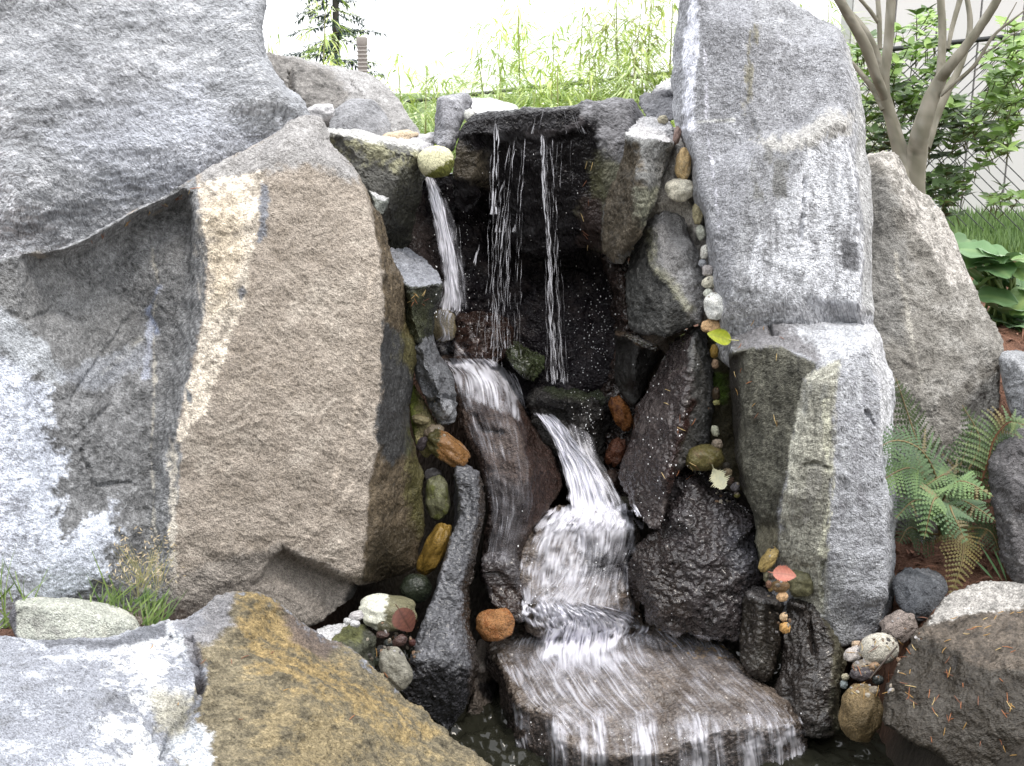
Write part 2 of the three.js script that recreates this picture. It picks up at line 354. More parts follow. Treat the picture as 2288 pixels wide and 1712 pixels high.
// ---------- the two big boulders on the left ----------
rock('boulder', 'huge pale grey boulder filling the upper left corner', 'boulder',
  [[-60, -60, 2.48], [300, -60, 2.6], [598, -60, 2.72], [602, 0, 2.69], [600, 30, 2.68], [594, 65, 2.66], [603, 120, 2.64], [616, 163, 2.62], [638, 196, 2.6], [678, 225, 2.58], [700, 262, 2.56], [640, 335, 2.6], [450, 480, 2.6], [200, 610, 2.56], [-60, 670, 2.48]],
  [[[300, 150, 2.53], [200, 330, 2.48]], [[500, 180, 2.58], [440, 320, 2.54]], [[60, 250, 2.44], [40, 450, 2.43]], [[570, 20, 2.61], [575, 130, 2.58], [620, 210, 2.545], [655, 245, 2.535]]],
  { base: C.light, alt: C.white, dark: C.dark, va: 1.15, vd: .8, mat: 'streak', vein: [1.0, 2.6, 1.6], turn: .35, thick: .7, chip: .5, a0: .012, stretch: [.7, 1, 1],
    zones: [{ poly: [[-80, 480], [130, 440], [180, 560], [-80, 640]], c: C.white, patch: .12, j: 40, f: 20 }, { poly: [[120, 300], [420, 180], [600, 320], [420, 440], [250, 420]], c: [.66, .69, .78], k: .45, j: 60, f: 60 },
      { poly: [[120, 130], [330, 120], [420, 230], [250, 330], [90, 260]], c: C.mid, k: .35, j: 50, f: 60 }, { poly: [[560, -60], [620, -60], [620, 200], [700, 240], [690, 260], [610, 215], [580, 120]], c: C.dark, k: .55, j: 18, f: 9, patch: .02 }] });
rock('boulder', 'big boulder with a flat tan front, grey shade-painted hollow left and wet right flank', 'boulder',
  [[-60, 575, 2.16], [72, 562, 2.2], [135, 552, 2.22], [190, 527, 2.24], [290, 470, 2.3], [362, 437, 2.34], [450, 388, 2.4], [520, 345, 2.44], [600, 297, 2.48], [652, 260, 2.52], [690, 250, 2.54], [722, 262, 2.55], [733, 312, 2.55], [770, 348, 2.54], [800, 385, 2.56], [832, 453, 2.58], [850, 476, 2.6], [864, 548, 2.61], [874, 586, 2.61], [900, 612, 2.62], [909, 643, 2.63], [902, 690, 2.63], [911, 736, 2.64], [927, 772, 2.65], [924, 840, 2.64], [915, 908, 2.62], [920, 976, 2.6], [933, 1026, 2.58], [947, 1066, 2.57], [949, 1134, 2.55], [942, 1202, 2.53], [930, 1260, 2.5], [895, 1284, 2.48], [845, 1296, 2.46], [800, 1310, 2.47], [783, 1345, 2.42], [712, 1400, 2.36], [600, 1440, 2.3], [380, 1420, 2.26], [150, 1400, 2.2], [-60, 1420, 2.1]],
  [[[798, 385, 2.49], [828, 470, 2.45], [848, 560, 2.42], [857, 720, 2.39], [856, 860, 2.37], [846, 1000, 2.35], [825, 1090, 2.34], [812, 1200, 2.33], [806, 1278, 2.34]],
    [[430, 405, 2.37], [442, 480, 2.32], [458, 560, 2.31], [456, 700, 2.3], [432, 800, 2.28], [412, 880, 2.265], [400, 960, 2.255], [393, 1080, 2.245], [384, 1180, 2.235], [388, 1330, 2.22]],
    [[418, 470, 2.43], [425, 560, 2.405], [405, 700, 2.39], [370, 840, 2.36], [350, 1000, 2.32], [330, 1150, 2.29], [330, 1330, 2.25]],
    [[95, 572, 2.27], [150, 578, 2.31], [230, 545, 2.36], [320, 492, 2.41], [395, 455, 2.45]], [[70, 565, 2.19], [140, 558, 2.205], [195, 534, 2.225], [295, 477, 2.285], [366, 443, 2.325], [430, 405, 2.37]],
    [[140, 680, 2.30], [260, 640, 2.38], [330, 720, 2.40]], [[250, 850, 2.33], [260, 1000, 2.28], [230, 1130, 2.24]],
    [[40, 700, 2.19], [110, 800, 2.2], [130, 920, 2.19], [125, 1040, 2.185], [150, 1150, 2.185], [240, 1200, 2.2], [250, 1300, 2.19]], [[40, 900, 2.15], [60, 1100, 2.13], [120, 1260, 2.13]],
    [[600, 460, 2.375], [590, 640, 2.32], [545, 760, 2.295], [480, 880, 2.265], [430, 970, 2.25]], [[700, 420, 2.42], [690, 700, 2.35], [660, 1000, 2.29]], [[620, 340, 2.42], [700, 330, 2.46], [760, 380, 2.46]],
    [[628, 1214, 2.275], [660, 1240, 2.285], [712, 1259, 2.3], [761, 1279, 2.315], [806, 1284, 2.335]], [[634, 1230, 2.345], [662, 1256, 2.37], [712, 1276, 2.4], [760, 1297, 2.43], [790, 1303, 2.45]], [[640, 1330, 2.31], [540, 1300, 2.27]],
    [[660, 266, 2.51], [655, 300, 2.47], [725, 285, 2.52]], [[880, 700, 2.5], [890, 900, 2.48], [885, 1100, 2.43], [860, 1230, 2.39]]],
  { base: C.tan, alt: [.44, .39, .335], dark: [.245, .208, .17], vd: .7, va: .7, mat: 'granite', thick: .5, chip: .6, a0: .006, grit: .75, turn: .5, stretch: [1, 1, 1],
    groove: [{ line: [[300, 700], [230, 790], [170, 880], [165, 900]], depth: .006, w: 10 }, { line: [[250, 905], [170, 980]], depth: .007, w: 12 }, { line: [[20, 700], [60, 715], [130, 690], [190, 720]], depth: .009, w: 10 }, { line: [[180, 1010], [210, 1085], [290, 1080]], depth: .012, w: 9 }],
    zones: [{ poly: [[-80, 540], [72, 562], [290, 470], [440, 390], [452, 480], [462, 560], [460, 700], [436, 800], [416, 880], [404, 960], [398, 1080], [388, 1180], [392, 1345], [-80, 1440]], c: [.215, .217, .222], j: 9, f: 4, vary: .5 },  // hollow: partly grey stone, partly its shade put into the colour
      { poly: [[-60, 590], [150, 600], [330, 690], [330, 790], [120, 870], [-60, 700]], c: [.235, .235, .235], k: .75, f: 40, j: 30 },
      { poly: [[440, 388], [560, 320], [640, 250], [690, 235], [745, 255], [760, 330], [812, 385], [800, 410], [690, 370], [600, 385], [450, 430]], c: [.29, .285, .285], f: 12, j: 16, k: .85 },
      { poly: [[440, 410], [590, 385], [592, 470], [560, 560], [556, 640], [530, 720], [490, 830], [450, 930], [400, 990], [402, 940], [416, 870], [436, 800], [458, 700], [462, 560], [450, 480]], c: C.tanpale, f: 4, j: 8, vary: .5 },
      { poly: [[450, 440], [540, 420], [530, 640], [470, 700]], c: [.44, .36, .25], k: .5, f: 24, j: 30 },
      { poly: [[578, 410], [600, 410], [598, 520], [578, 540]], c: [.2, .205, .225], f: 4, j: 8 }, { poly: [[528, 645], [545, 635], [552, 655], [538, 672]], c: [.19, .19, .2], f: 3, j: 4 }, { poly: [[414, 870], [426, 880], [428, 902], [418, 895]], c: [.18, .19, .2], f: 3, j: 3 },
      { line: [[862, 480], [812, 700], [800, 820], [795, 900], [770, 1000], [735, 1120]], w: 2, c: [.5, .43, .36], f: 8, j: 12, k: .8 }, { line: [[650, 870], [560, 850], [500, 900]], w: 3, c: [.46, .4, .33], f: 8, j: 10, k: .6 }, { line: [[660, 1230], [700, 1190], [760, 1120], [790, 1070]], w: 5, c: [.46, .40, .34], f: 6, j: 8, k: .8 },
      { line: [[340, 560], [355, 640], [340, 720], [345, 860], [338, 1000], [345, 1180], [352, 1300]], w: 2, c: [.42, .40, .36], f: 3, j: 7 }, { line: [[310, 760], [270, 800], [230, 830]], w: 6, c: [.40, .39, .36], f: 5, j: 9 }, { line: [[335, 720], [325, 840]], w: 7, c: [.40, .42, .49], f: 4, j: 8 },
      { poly: [[-80, 730], [80, 830], [105, 880], [105, 950], [140, 1020], [130, 1140], [135, 1200], [190, 1180], [258, 1130], [262, 1200], [230, 1290], [120, 1380], [-80, 1400]], c: [.56, .59, .67], f: 13, j: 34, vary: .3 },
      { poly: [[-60, 690], [30, 700], [100, 760], [140, 850], [60, 840], [-60, 760]], c: [.42, .44, .47], f: 10, j: 26, k: .8 }, { poly: [[130, 840], [260, 780], [330, 760], [330, 800], [210, 880]], c: [.33, .345, .38], f: 10, j: 18, k: .7 },
      { line: [[388, 980], [386, 1180], [390, 1310]], w: 5, c: [.52, .48, .42], f: 4, j: 9 }, { line: [[355, 640], [330, 700], [350, 740]], w: 4, c: [.24, .27, .36], f: 5, j: 8 },
      { poly: [[380, 1280], [640, 1210], [720, 1262], [790, 1300], [790, 1420], [350, 1450]], c: [.255, .23, .205], f: 10, j: 16, k: .8 },
      { poly: [[798, 380], [832, 470], [852, 560], [861, 720], [859, 860], [850, 1000], [828, 1090], [815, 1200], [806, 1296], [1000, 1310], [1000, 380]], c: [.105, .082, .055], wet: .62, f: 3, j: 5, vary: .6 },
      { poly: [[790, 1296], [770, 1340], [783, 1350], [810, 1300]], c: [.03, .028, .025], f: 6, j: 6 },
      { poly: [[858, 720], [925, 760], [930, 900], [918, 1010], [870, 1040], [840, 980], [856, 880]], c: [.052, .052, .052], wet: .75, f: 6, j: 12 },
      { poly: [[905, 690], [940, 760], [930, 850], [890, 800]], c: [.10, .088, .03], f: 12, j: 14, k: .7 }, { poly: [[910, 960], [950, 1060], [955, 1180], [925, 1200], [905, 1080]], c: [.055, .055, .014], f: 14, j: 18, k: .7 }, { poly: [[840, 1180], [930, 1180], [900, 1290], [800, 1295]], c: [.035, .028, .018], f: 14, j: 18, k: .8, wet: .7 }] });

// ---------- foreground ----------
rock('boulder', 'low foreground boulder, white lichen on the left and rusty ochre slope on the right', 'boulder',
  [[-60, 1412, 1.84], [0, 1412, 1.85], [102, 1427, 1.86], [250, 1424, 1.9], [374, 1396, 1.95], [415, 1390, 1.96], [444, 1366, 1.98], [476, 1337, 2.0], [521, 1329, 2.02], [570, 1333, 2.02], [610, 1349, 2.03], [651, 1378, 2.04], [692, 1398, 2.04], [732, 1427, 2.04], [773, 1447, 2.04], [814, 1475, 2.03], [895, 1557, 1.99], [960, 1610, 1.95], [1020, 1660, 1.91], [1090, 1712, 1.87], [1150, 1765, 1.83], [900, 1800, 1.66], [600, 1800, 1.5], [-60, 1800, 1.36]],
  [[[380, 1408, 1.9], [425, 1430, 1.85], [452, 1540, 1.76], [405, 1640, 1.66], [380, 1720, 1.58]], [[250, 1550, 1.68], [100, 1500, 1.73], [180, 1650, 1.57]], [[660, 1530, 1.8], [800, 1650, 1.75], [640, 1700, 1.62]], [[500, 1345, 1.97], [540, 1440, 1.88]], [[100, 1436, 1.83], [260, 1436, 1.86], [370, 1420, 1.91]]],
  { base: [.255, .265, .295], alt: [.44, .455, .49], dark: [.17, .175, .19], mat: 'granite', thick: .5, chip: .9, a0: .012, h: 4.4, va: 1.1, vein: [.7, 1, 1],
    groove: [{ line: [[420, 1425], [436, 1470], [450, 1530]], depth: .035, w: 13 }, { line: [[450, 1530], [440, 1580], [395, 1620], [370, 1670]], depth: .016, w: 12 }, { line: [[360, 1690], [420, 1610], [450, 1640]], depth: .014, w: 12 }],
    zones: [{ poly: [[470, 1340], [560, 1320], [640, 1360], [720, 1415], [800, 1460], [1160, 1740], [1160, 1820], [480, 1820], [380, 1700], [420, 1610], [455, 1530], [430, 1440]], c: [.155, .132, .088], f: 10, j: 30, vary: .55 },
      { poly: [[530, 1328], [590, 1338], [660, 1420], [740, 1490], [860, 1560], [960, 1640], [900, 1640], [760, 1560], [600, 1500], [540, 1430]], c: [.205, .145, .06], f: 30, j: 60, k: .75, patch: -.15, vary: .5 },
      { poly: [[620, 1360], [700, 1400], [760, 1440], [730, 1470], [660, 1430]], c: [.115, .09, .08], f: 10, j: 16, k: .85 },
      { poly: [[560, 1560], [900, 1600], [1100, 1760], [600, 1790]], c: [.17, .13, .065], f: 60, j: 60, k: .55, patch: 0, vary: .5 },
      { poly: [[260, 1440], [380, 1400], [420, 1440], [360, 1560], [350, 1650], [400, 1720], [260, 1720], [240, 1560]], c: [.56, .57, .58], f: 22, j: 40, patch: -.1, k: .9 },
      { poly: [[370, 1650], [430, 1600], [470, 1640], [480, 1712], [400, 1712]], c: [.44, .46, .49], f: 8, j: 18 }, { poly: [[340, 1540], [440, 1560], [420, 1620], [350, 1640]], c: [.31, .29, .22], f: 12, j: 16, k: .7 },
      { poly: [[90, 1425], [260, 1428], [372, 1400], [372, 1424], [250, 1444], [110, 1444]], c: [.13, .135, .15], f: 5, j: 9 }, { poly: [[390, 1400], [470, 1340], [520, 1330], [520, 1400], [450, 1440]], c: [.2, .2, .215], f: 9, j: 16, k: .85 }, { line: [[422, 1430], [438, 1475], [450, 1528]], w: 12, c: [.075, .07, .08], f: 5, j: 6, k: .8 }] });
rock('boulder', 'brown wet boulder strewn with needles in the lower right corner, top edge dry', 'boulder',
  [[2288, 1303, 2.34], [2266, 1295, 2.36], [2221, 1294, 2.36], [2170, 1303, 2.34], [2130, 1320, 2.32], [2092, 1350, 2.27], [2058, 1408, 2.2], [2021, 1462, 2.14], [1990, 1510, 2.09], [1972, 1557, 2.06], [1970, 1619, 2.02], [1984, 1627, 2.0], [2041, 1658, 1.96], [2109, 1702, 1.92], [2180, 1760, 1.88], [2360, 1810, 1.8], [2370, 1500, 1.98], [2350, 1310, 2.32]],
  [[[2060, 1415, 2.17], [2109, 1447, 2.1], [2160, 1474, 2.03], [2211, 1490, 1.99], [2290, 1478, 1.98], [2345, 1475, 1.96]], [[2000, 1520, 2.05], [2080, 1560, 2.0], [2160, 1600, 1.94], [2290, 1640, 1.87]], [[2180, 1400, 2.16], [2300, 1400, 2.14]]],
  { base: [.036, .03, .023], alt: [.062, .055, .046], dark: [.02, .017, .014], wet: .6, mat: 'granite', thick: .5, chip: 1, a0: .006,
    zones: [{ poly: [[2030, 1440], [2092, 1350], [2170, 1290], [2380, 1280], [2380, 1500], [2211, 1494], [2160, 1476], [2109, 1449], [2062, 1415]], c: [.086, .07, .055], wet: .45, f: 6, j: 8, vary: .5 },
      { poly: [[2085, 1352], [2170, 1280], [2380, 1270], [2380, 1345], [2288, 1354], [2180, 1370], [2100, 1395], [2070, 1402]], c: [.30, .285, .265], wet: .05, f: 4, j: 9, vary: .4 }] });

// ---------- left bank below the tan boulder ----------
rock('flat_stone', 'dry pale greenish flat stone lying behind the foreground boulder', 'stone',
  [[33, 1341, 2.04], [60, 1337, 2.08], [183, 1335, 2.12], [224, 1345, 2.12], [285, 1366, 2.1], [313, 1390, 2.06], [312, 1425, 2.02], [200, 1440, 1.98], [41, 1432, 1.98], [20, 1390, 2.0]], [[[45, 1352, 1.99], [180, 1360, 2.02], [290, 1390, 2.0]]],
  { base: [.40, .41, .36], alt: [.50, .50, .43], dark: [.30, .30, .27], thick: .15, chip: .4, a0: .004, grit: .6, zones: [{ poly: [[10, 1335], [36, 1345], [44, 1440], [10, 1440]], c: [.10, .10, .11], f: 4, j: 4 }] });
rock('mortar_joint', 'white crusted mortar patch under the tan boulder beside the dark green pebble', 'mortar', [[700, 1412, 2.3], [735, 1398, 2.34], [780, 1392, 2.36], [815, 1398, 2.36], [830, 1416, 2.33], [780, 1440, 2.28], [720, 1440, 2.26]], [[[760, 1410, 2.29]]], { base: [.62, .62, .63], alt: [.7, .7, .7], dark: [.42, .42, .42], thick: .12, grit: 1.6, chip: .4, a0: .004 });
rock('stone', 'mossy dark stone wedged between the foreground boulder and the pebbles', 'stone',
  [[735, 1428, 2.24], [770, 1408, 2.3], [808, 1400, 2.32], [839, 1416, 2.31], [843, 1447, 2.28], [842, 1500, 2.24], [820, 1510, 2.2], [770, 1470, 2.18]], [[[800, 1425, 2.25], [835, 1432, 2.26]], [[800, 1470, 2.19]]],
  { base: [.06, .062, .045], alt: [.10, .105, .07], wet: .5, thick: .15, zones: [{ poly: [[730, 1400], [820, 1395], [800, 1440], [740, 1440]], c: [.12, .125, .055], f: 8, j: 10 }] });
cobble('cobble', 'cobble half chalk white and half wet olive behind the brown leaf', 867, 1368, 68, 40, 6, 2.34, [.62, .62, .53], { c2: [.54, .54, .46], e: .9, side: { sx: 1, sy: .0, o: -.004, c: [.15, .14, .085], wet: .6 } });
cobble('pebble', 'small grey pebble at the left tip of the half white cobble', 796, 1377, 17, 12, -18, 2.27, [.42, .40, .40]);
cobble('pebble', 'tiny pale pebble lower left of the half white cobble', 777, 1388, 10, 8, 0, 2.26, [.5, .5, .5]);
cobble('pebble', 'tiny white pebble in the crusted mortar patch', 793, 1394, 12, 8, 10, 2.25, [.55, .55, .55]);
cobble('cobble', 'glossy blackish green cobble at the foot of the tan boulder', 929, 1315, 38, 35, 0, 2.42, [.018, .022, .014], { wet: 1, lump: .04 });
cobble('pebble', 'round olive wet pebble left of the brown leaf', 858, 1402, 15, 14, 0, 2.22, [.07, .065, .04], { wet: .8 });
cobble('pebble', 'dark brown oval pebble below the brown leaf', 893, 1432, 19, 13, -28, 2.2, [.06, .035, .03], { wet: .8 });
cobble('pebble', 'flat brown pebble under the round olive pebble', 855, 1418, 16, 8, 0, 2.2, [.05, .03, .025], { wet: .8 });
cobble('pebble', 'dark grey pebble among the gravel left of the long grey cobble', 868, 1437, 11, 8, 12, 2.22, [.06, .065, .06], { wet: .7 });
cobble('pebble', 'blackish pebble above the long grey cobble', 855, 1455, 17, 13, 8, 2.2, [.035, .034, .034], { wet: .8 });
cobble('pebble', 'small dark red pebble against the black slab edge', 921, 1436, 9, 9, 0, 2.24, [.06, .025, .022], { wet: .8 });
cobble('pebble', 'blackish green pebble at the lower edge of the left gravel', 848, 1478, 13, 12, 0, 2.2, [.03, .035, .024], { wet: .7 });
cobble('cobble', 'long grey olive cobble leaning on the black slab', 884, 1494, 31, 54, -26, 2.16, [.20, .19, .155], { wet: .45, e: .78 });

// ---------- stones in the joint left of the falls ----------
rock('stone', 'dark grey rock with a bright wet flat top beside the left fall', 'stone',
  [[866, 550, 2.8], [898, 553, 2.86], [920, 558, 2.9], [943, 573, 2.88], [965, 593, 2.82], [990, 627, 2.72], [991, 645, 2.7], [983, 675, 2.72], [968, 697, 2.73], [962, 725, 2.73], [955, 790, 2.72], [905, 800, 2.68], [893, 700, 2.67], [878, 630, 2.68], [864, 590, 2.72]], [[[884, 618, 2.62], [905, 636, 2.58], [945, 640, 2.59], [986, 634, 2.64]], [[920, 700, 2.6], [940, 760, 2.61]]],
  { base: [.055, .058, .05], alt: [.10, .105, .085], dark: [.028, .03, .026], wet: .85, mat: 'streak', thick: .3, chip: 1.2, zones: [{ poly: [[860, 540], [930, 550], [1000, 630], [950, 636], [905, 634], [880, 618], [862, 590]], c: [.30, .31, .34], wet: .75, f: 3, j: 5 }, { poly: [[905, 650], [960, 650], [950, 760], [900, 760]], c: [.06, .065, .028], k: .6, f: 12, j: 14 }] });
rock('stone', 'dark grey chipped wedge below the bright topped rock, left of the sloping slab', 'stone',
  [[900, 720, 2.66], [962, 722, 2.73], [968, 761, 2.73], [982, 799, 2.73], [1006, 830, 2.73], [1019, 886, 2.71], [1015, 935, 2.69], [1004, 954, 2.68], [980, 940, 2.66], [950, 885, 2.64], [928, 848, 2.63], [918, 797, 2.63]], [[[945, 780, 2.6], [972, 850, 2.58], [992, 915, 2.6]]],
  { base: [.15, .155, .165], alt: [.24, .245, .26], dark: [.075, .075, .08], wet: .55, mat: 'streak', thick: .25, chip: 1.6, groove: [{ line: [[960, 905], [985, 885], [1015, 890]], depth: .014, w: 8 }], zones: [{ poly: [[965, 905], [1010, 895], [1015, 940], [985, 945]], c: [.28, .285, .30], f: 4, j: 5 }] });
rock('mortar_joint', 'mossy yellowish mortar with embedded pebbles beside the tan boulder', 'mortar',
  [[918, 850, 2.7], [932, 866, 2.7], [955, 900, 2.69], [978, 945, 2.68], [1000, 965, 2.68], [985, 1000, 2.66], [955, 1030, 2.63], [935, 1020, 2.62], [922, 985, 2.63], [914, 920, 2.66]], [[[945, 940, 2.645], [955, 990, 2.625]]],
  { base: [.36, .31, .16], alt: [.42, .38, .22], dark: [.20, .2, .06], wet: .35, thick: .12, chip: .3, zones: [{ poly: [[910, 840], [935, 870], [925, 1000], [905, 1000]], c: [.13, .16, .03], f: 8, j: 10 }] });
cobble('pebble', 'flat tan pebble set in the mossy mortar, upper one', 940, 938, 20, 11, 14, 2.63, [.17, .145, .08], { wet: .5 });
cobble('pebble', 'brown grey pebble set in the mossy mortar, largest one', 969, 967, 24, 18, -30, 2.625, [.15, .12, .085], { wet: .55 });
cobble('pebble', 'dark purplish pebble set in the mossy mortar, lowest one', 943, 992, 11, 17, 32, 2.6, [.055, .045, .05], { wet: .6 });
cobble('cobble', 'glossy orange brown oblong cobble beside the sloping slab', 1001, 1004, 54, 27, 37, 2.6, [.17, .085, .03], { wet: .9, e: .74, c2: [.24, .15, .09], side: { sx: -.7, sy: -.45, o: .018, c: [.05, .045, .018] } });
cobble('cobble', 'grey green upright cobble in the dark joint', 977, 1112, 28, 50, -4, 2.58, [.125, .125, .075], { wet: .45, e: .8, c2: [.10, .11, .03] });
cobble('cobble', 'mustard brown oblong cobble standing in the dark joint', 970, 1228, 26, 66, 26, 2.5, [.17, .105, .022], { wet: .65, e: .8 });
cobble('cobble', 'small grey cobble above the grey green upright cobble', 968, 1062, 20, 16, 0, 2.62, [.12, .11, .11], { wet: .6 });
rock('stone_slab', 'long black wet slab curving down between pebbles and cascade', 'stone',
  [[1019, 1018, 2.62], [1040, 1034, 2.6], [1074, 1065, 2.58], [1083, 1096, 2.56], [1087, 1132, 2.54], [1078, 1189, 2.5], [1058, 1262, 2.46], [1046, 1310, 2.43], [1051, 1386, 2.4], [1060, 1447, 2.38], [1068, 1494, 2.37], [1056, 1546, 2.36], [1034, 1584, 2.35], [1005, 1640, 2.32], [940, 1600, 2.26], [892, 1545, 2.2], [913, 1494, 2.24], [929, 1435, 2.28], [941, 1398, 2.3], [957, 1361, 2.33], [978, 1302, 2.37], [991, 1246, 2.4], [1003, 1200, 2.44], [1016, 1180, 2.46], [1026, 1147, 2.5], [1028, 1117, 2.52], [1016, 1041, 2.58]],
  [[[1050, 1065, 2.545], [1064, 1100, 2.515], [1068, 1140, 2.49], [1054, 1200, 2.45], [1034, 1270, 2.4], [1022, 1320, 2.365], [1028, 1400, 2.325], [1040, 1450, 2.29], [1042, 1500, 2.265], [1022, 1550, 2.26]], [[930, 1455, 2.235], [985, 1452, 2.24], [1035, 1460, 2.27]], [[925, 1480, 2.205], [985, 1482, 2.21], [1040, 1490, 2.255]], [[960, 1420, 2.265], [1010, 1430, 2.275]]],
  { base: [.085, .087, .095], alt: [.14, .142, .155], dark: [.05, .05, .055], wet: .72, mat: 'coarse', thick: .3, chip: 1, grit: 1.6, a0: .004,
    zones: [{ poly: [[890, 1480], [1070, 1490], [1060, 1660], [880, 1560]], c: [.03, .03, .034], wet: .95, f: 12, j: 14 }, { poly: [[1070, 1060], [1110, 1130], [1075, 1270], [1060, 1330], [1090, 1500], [1040, 1600], [1046, 1480], [1032, 1400], [1028, 1320], [1040, 1270], [1060, 1200], [1074, 1140]], c: [.028, .022, .018], wet: .9, f: 4, j: 6 }] });
rock('stone', 'small black wet block standing at the left edge of the cascade', 'stone',
  [[1080, 1242, 2.5], [1105, 1231, 2.54], [1130, 1226, 2.56], [1149, 1237, 2.57], [1158, 1256, 2.56], [1176, 1324, 2.53], [1185, 1375, 2.5], [1160, 1390, 2.45], [1149, 1388, 2.42], [1096, 1360, 2.42], [1084, 1324, 2.44]], [[[1086, 1262, 2.46], [1115, 1256, 2.46], [1146, 1262, 2.48]], [[1146, 1262, 2.48], [1165, 1330, 2.45], [1172, 1378, 2.43]]],
  { base: [.045, .038, .038], alt: [.08, .075, .08], dark: [.022, .018, .017], wet: .9, mat: 'coarse', thick: .2, chip: 2, zones: [{ poly: [[1095, 1310], [1170, 1310], [1185, 1400], [1090, 1370]], c: [.035, .024, .02], f: 8, j: 10 }] });
rock('stone', 'dull brown stone in the gap between the black slab and the bottom slab', 'stone', [[1060, 1425, 2.54], [1100, 1438, 2.54], [1114, 1530, 2.52], [1100, 1556, 2.49], [1108, 1625, 2.46], [1030, 1625, 2.42], [1058, 1545, 2.44]], [[[1075, 1500, 2.46]], [[1070, 1580, 2.42]]], { base: [.12, .10, .085], alt: [.19, .165, .145], wet: .5, thick: .15, zones: [{ poly: [[1060, 1525], [1120, 1520], [1120, 1570], [1085, 1560]], c: [.012, .01, .01], f: 6, j: 8 }] });
cobble('cobble', 'orange wet cobble at the head of the bottom slab', 1107, 1397, 44, 40, -14, 2.42, [.29, .14, .055], { wet: .8, e: .9, taper: .16, lump: .12, mat: 'granite', c2: [.23, .09, .03] });

// ---------- upper left, behind ----------
rock('boulder', 'large light grey boulder behind the falls on the left, below the ribbed post', 'boulder',
  [[590, 112, 3.3], [642, 121, 3.4], [669, 127, 3.42], [737, 150, 3.47], [814, 168, 3.52], [859, 190, 3.52], [886, 213, 3.5], [904, 245, 3.46], [950, 300, 3.36], [900, 335, 3.3], [700, 335, 3.2], [600, 260, 3.2]], [[[668, 134, 3.34], [700, 146, 3.33], [745, 170, 3.32], [778, 208, 3.26], [768, 226, 3.23], [752, 246, 3.2]], [[600, 150, 3.24], [660, 200, 3.22], [700, 240, 3.18]], [[820, 200, 3.4], [860, 260, 3.3]]],
  { base: [.33, .32, .315], alt: [.46, .455, .45], dark: [.2, .195, .19], thick: .5, chip: .8, mat: 'granite', a0: .01, groove: [{ line: [[648, 150], [652, 200], [668, 240]], depth: .03, w: 8 }, { line: [[785, 185], [812, 215]], depth: .02, w: 4 }], zones: [{ poly: [[595, 110], [660, 126], [740, 160], [782, 208], [755, 250], [600, 250]], c: [.175, .165, .155], f: 5, j: 8, vary: .5 }] });
rock('stone', 'rounded mid grey stone in front of the boulder below the ribbed post', 'stone', [[733, 275, 3.08], [741, 245, 3.12], [777, 217, 3.16], [832, 217, 3.18], [868, 254, 3.15], [875, 281, 3.1], [880, 310, 3.04], [790, 320, 3.0], [735, 300, 3.02]], [[[790, 240, 3.08], [830, 260, 3.06]]], { base: [.265, .265, .275], alt: [.35, .35, .365], thick: .3, chip: .5, a0: .005 });
cobble('cobble', 'smooth flat pale cobble beside the tip of the tan boulder', 713, 252, 32, 17, -12, 2.95, [.52, .51, .52]);
cobble('cobble', 'peach coloured flat cobble on the upper left ledge', 893, 306, 40, 13, -6, 3.05, [.52, .42, .30]);
rock('stone', 'pale flat stone on the upper left ledge next to the yellow cobble', 'stone', [[885, 306, 3.05], [925, 294, 3.12], [950, 300, 3.12], [968, 318, 3.04], [970, 336, 2.95], [930, 350, 2.86], [885, 330, 2.9]], [[[930, 322, 2.92]]], { base: [.50, .49, .51], alt: [.6, .59, .6], thick: .2, chip: .4 });
cobble('cobble', 'white rounded stone left of the upright grey rock', 957, 313, 22, 14, -20, 3.0, [.6, .59, .6]);
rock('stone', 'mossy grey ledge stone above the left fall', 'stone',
  [[728, 286, 2.78], [787, 294, 2.84], [877, 311, 2.88], [925, 318, 2.9], [943, 335, 2.86], [948, 365, 2.82], [949, 410, 2.8], [938, 437, 2.82], [930, 480, 2.9], [915, 560, 2.95], [860, 570, 2.92], [780, 480, 2.74], [725, 400, 2.7]], [[[728, 297, 2.68], [800, 310, 2.68], [880, 330, 2.7], [935, 345, 2.75]], [[905, 345, 2.71], [893, 410, 2.71], [878, 480, 2.77], [860, 530, 2.84]], [[800, 400, 2.68], [850, 440, 2.7]]],
  { base: [.115, .115, .105], alt: [.18, .18, .165], dark: [.06, .06, .056], wet: .25, mat: 'coarse', thick: .35, chip: .8, a0: .006,
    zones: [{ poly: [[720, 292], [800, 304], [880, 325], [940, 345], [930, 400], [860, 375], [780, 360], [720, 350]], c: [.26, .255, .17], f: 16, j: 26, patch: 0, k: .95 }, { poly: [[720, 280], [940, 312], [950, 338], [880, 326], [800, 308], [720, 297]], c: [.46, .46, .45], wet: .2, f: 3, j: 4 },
      { poly: [[895, 380], [955, 360], [955, 460], [920, 580], [850, 580], [870, 480]], c: [.045, .045, .036], wet: .6, f: 8, j: 10 }] });
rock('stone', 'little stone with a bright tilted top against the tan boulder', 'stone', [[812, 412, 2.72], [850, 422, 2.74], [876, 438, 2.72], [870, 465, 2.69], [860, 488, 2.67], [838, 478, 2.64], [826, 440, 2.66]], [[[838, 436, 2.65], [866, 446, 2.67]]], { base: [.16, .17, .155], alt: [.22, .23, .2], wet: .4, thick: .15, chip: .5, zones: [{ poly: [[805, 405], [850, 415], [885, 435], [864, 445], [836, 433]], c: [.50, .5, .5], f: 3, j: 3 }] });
cobble('cobble', 'round pale yellow cobble perched above the left fall', 974, 362, 39, 34, 0, 2.76, [.56, .54, .36], { c2: [.48, .45, .29], side: { sx: .6, sy: -1, o: .016, c: [.12, .125, .03] }, lump: .04 });
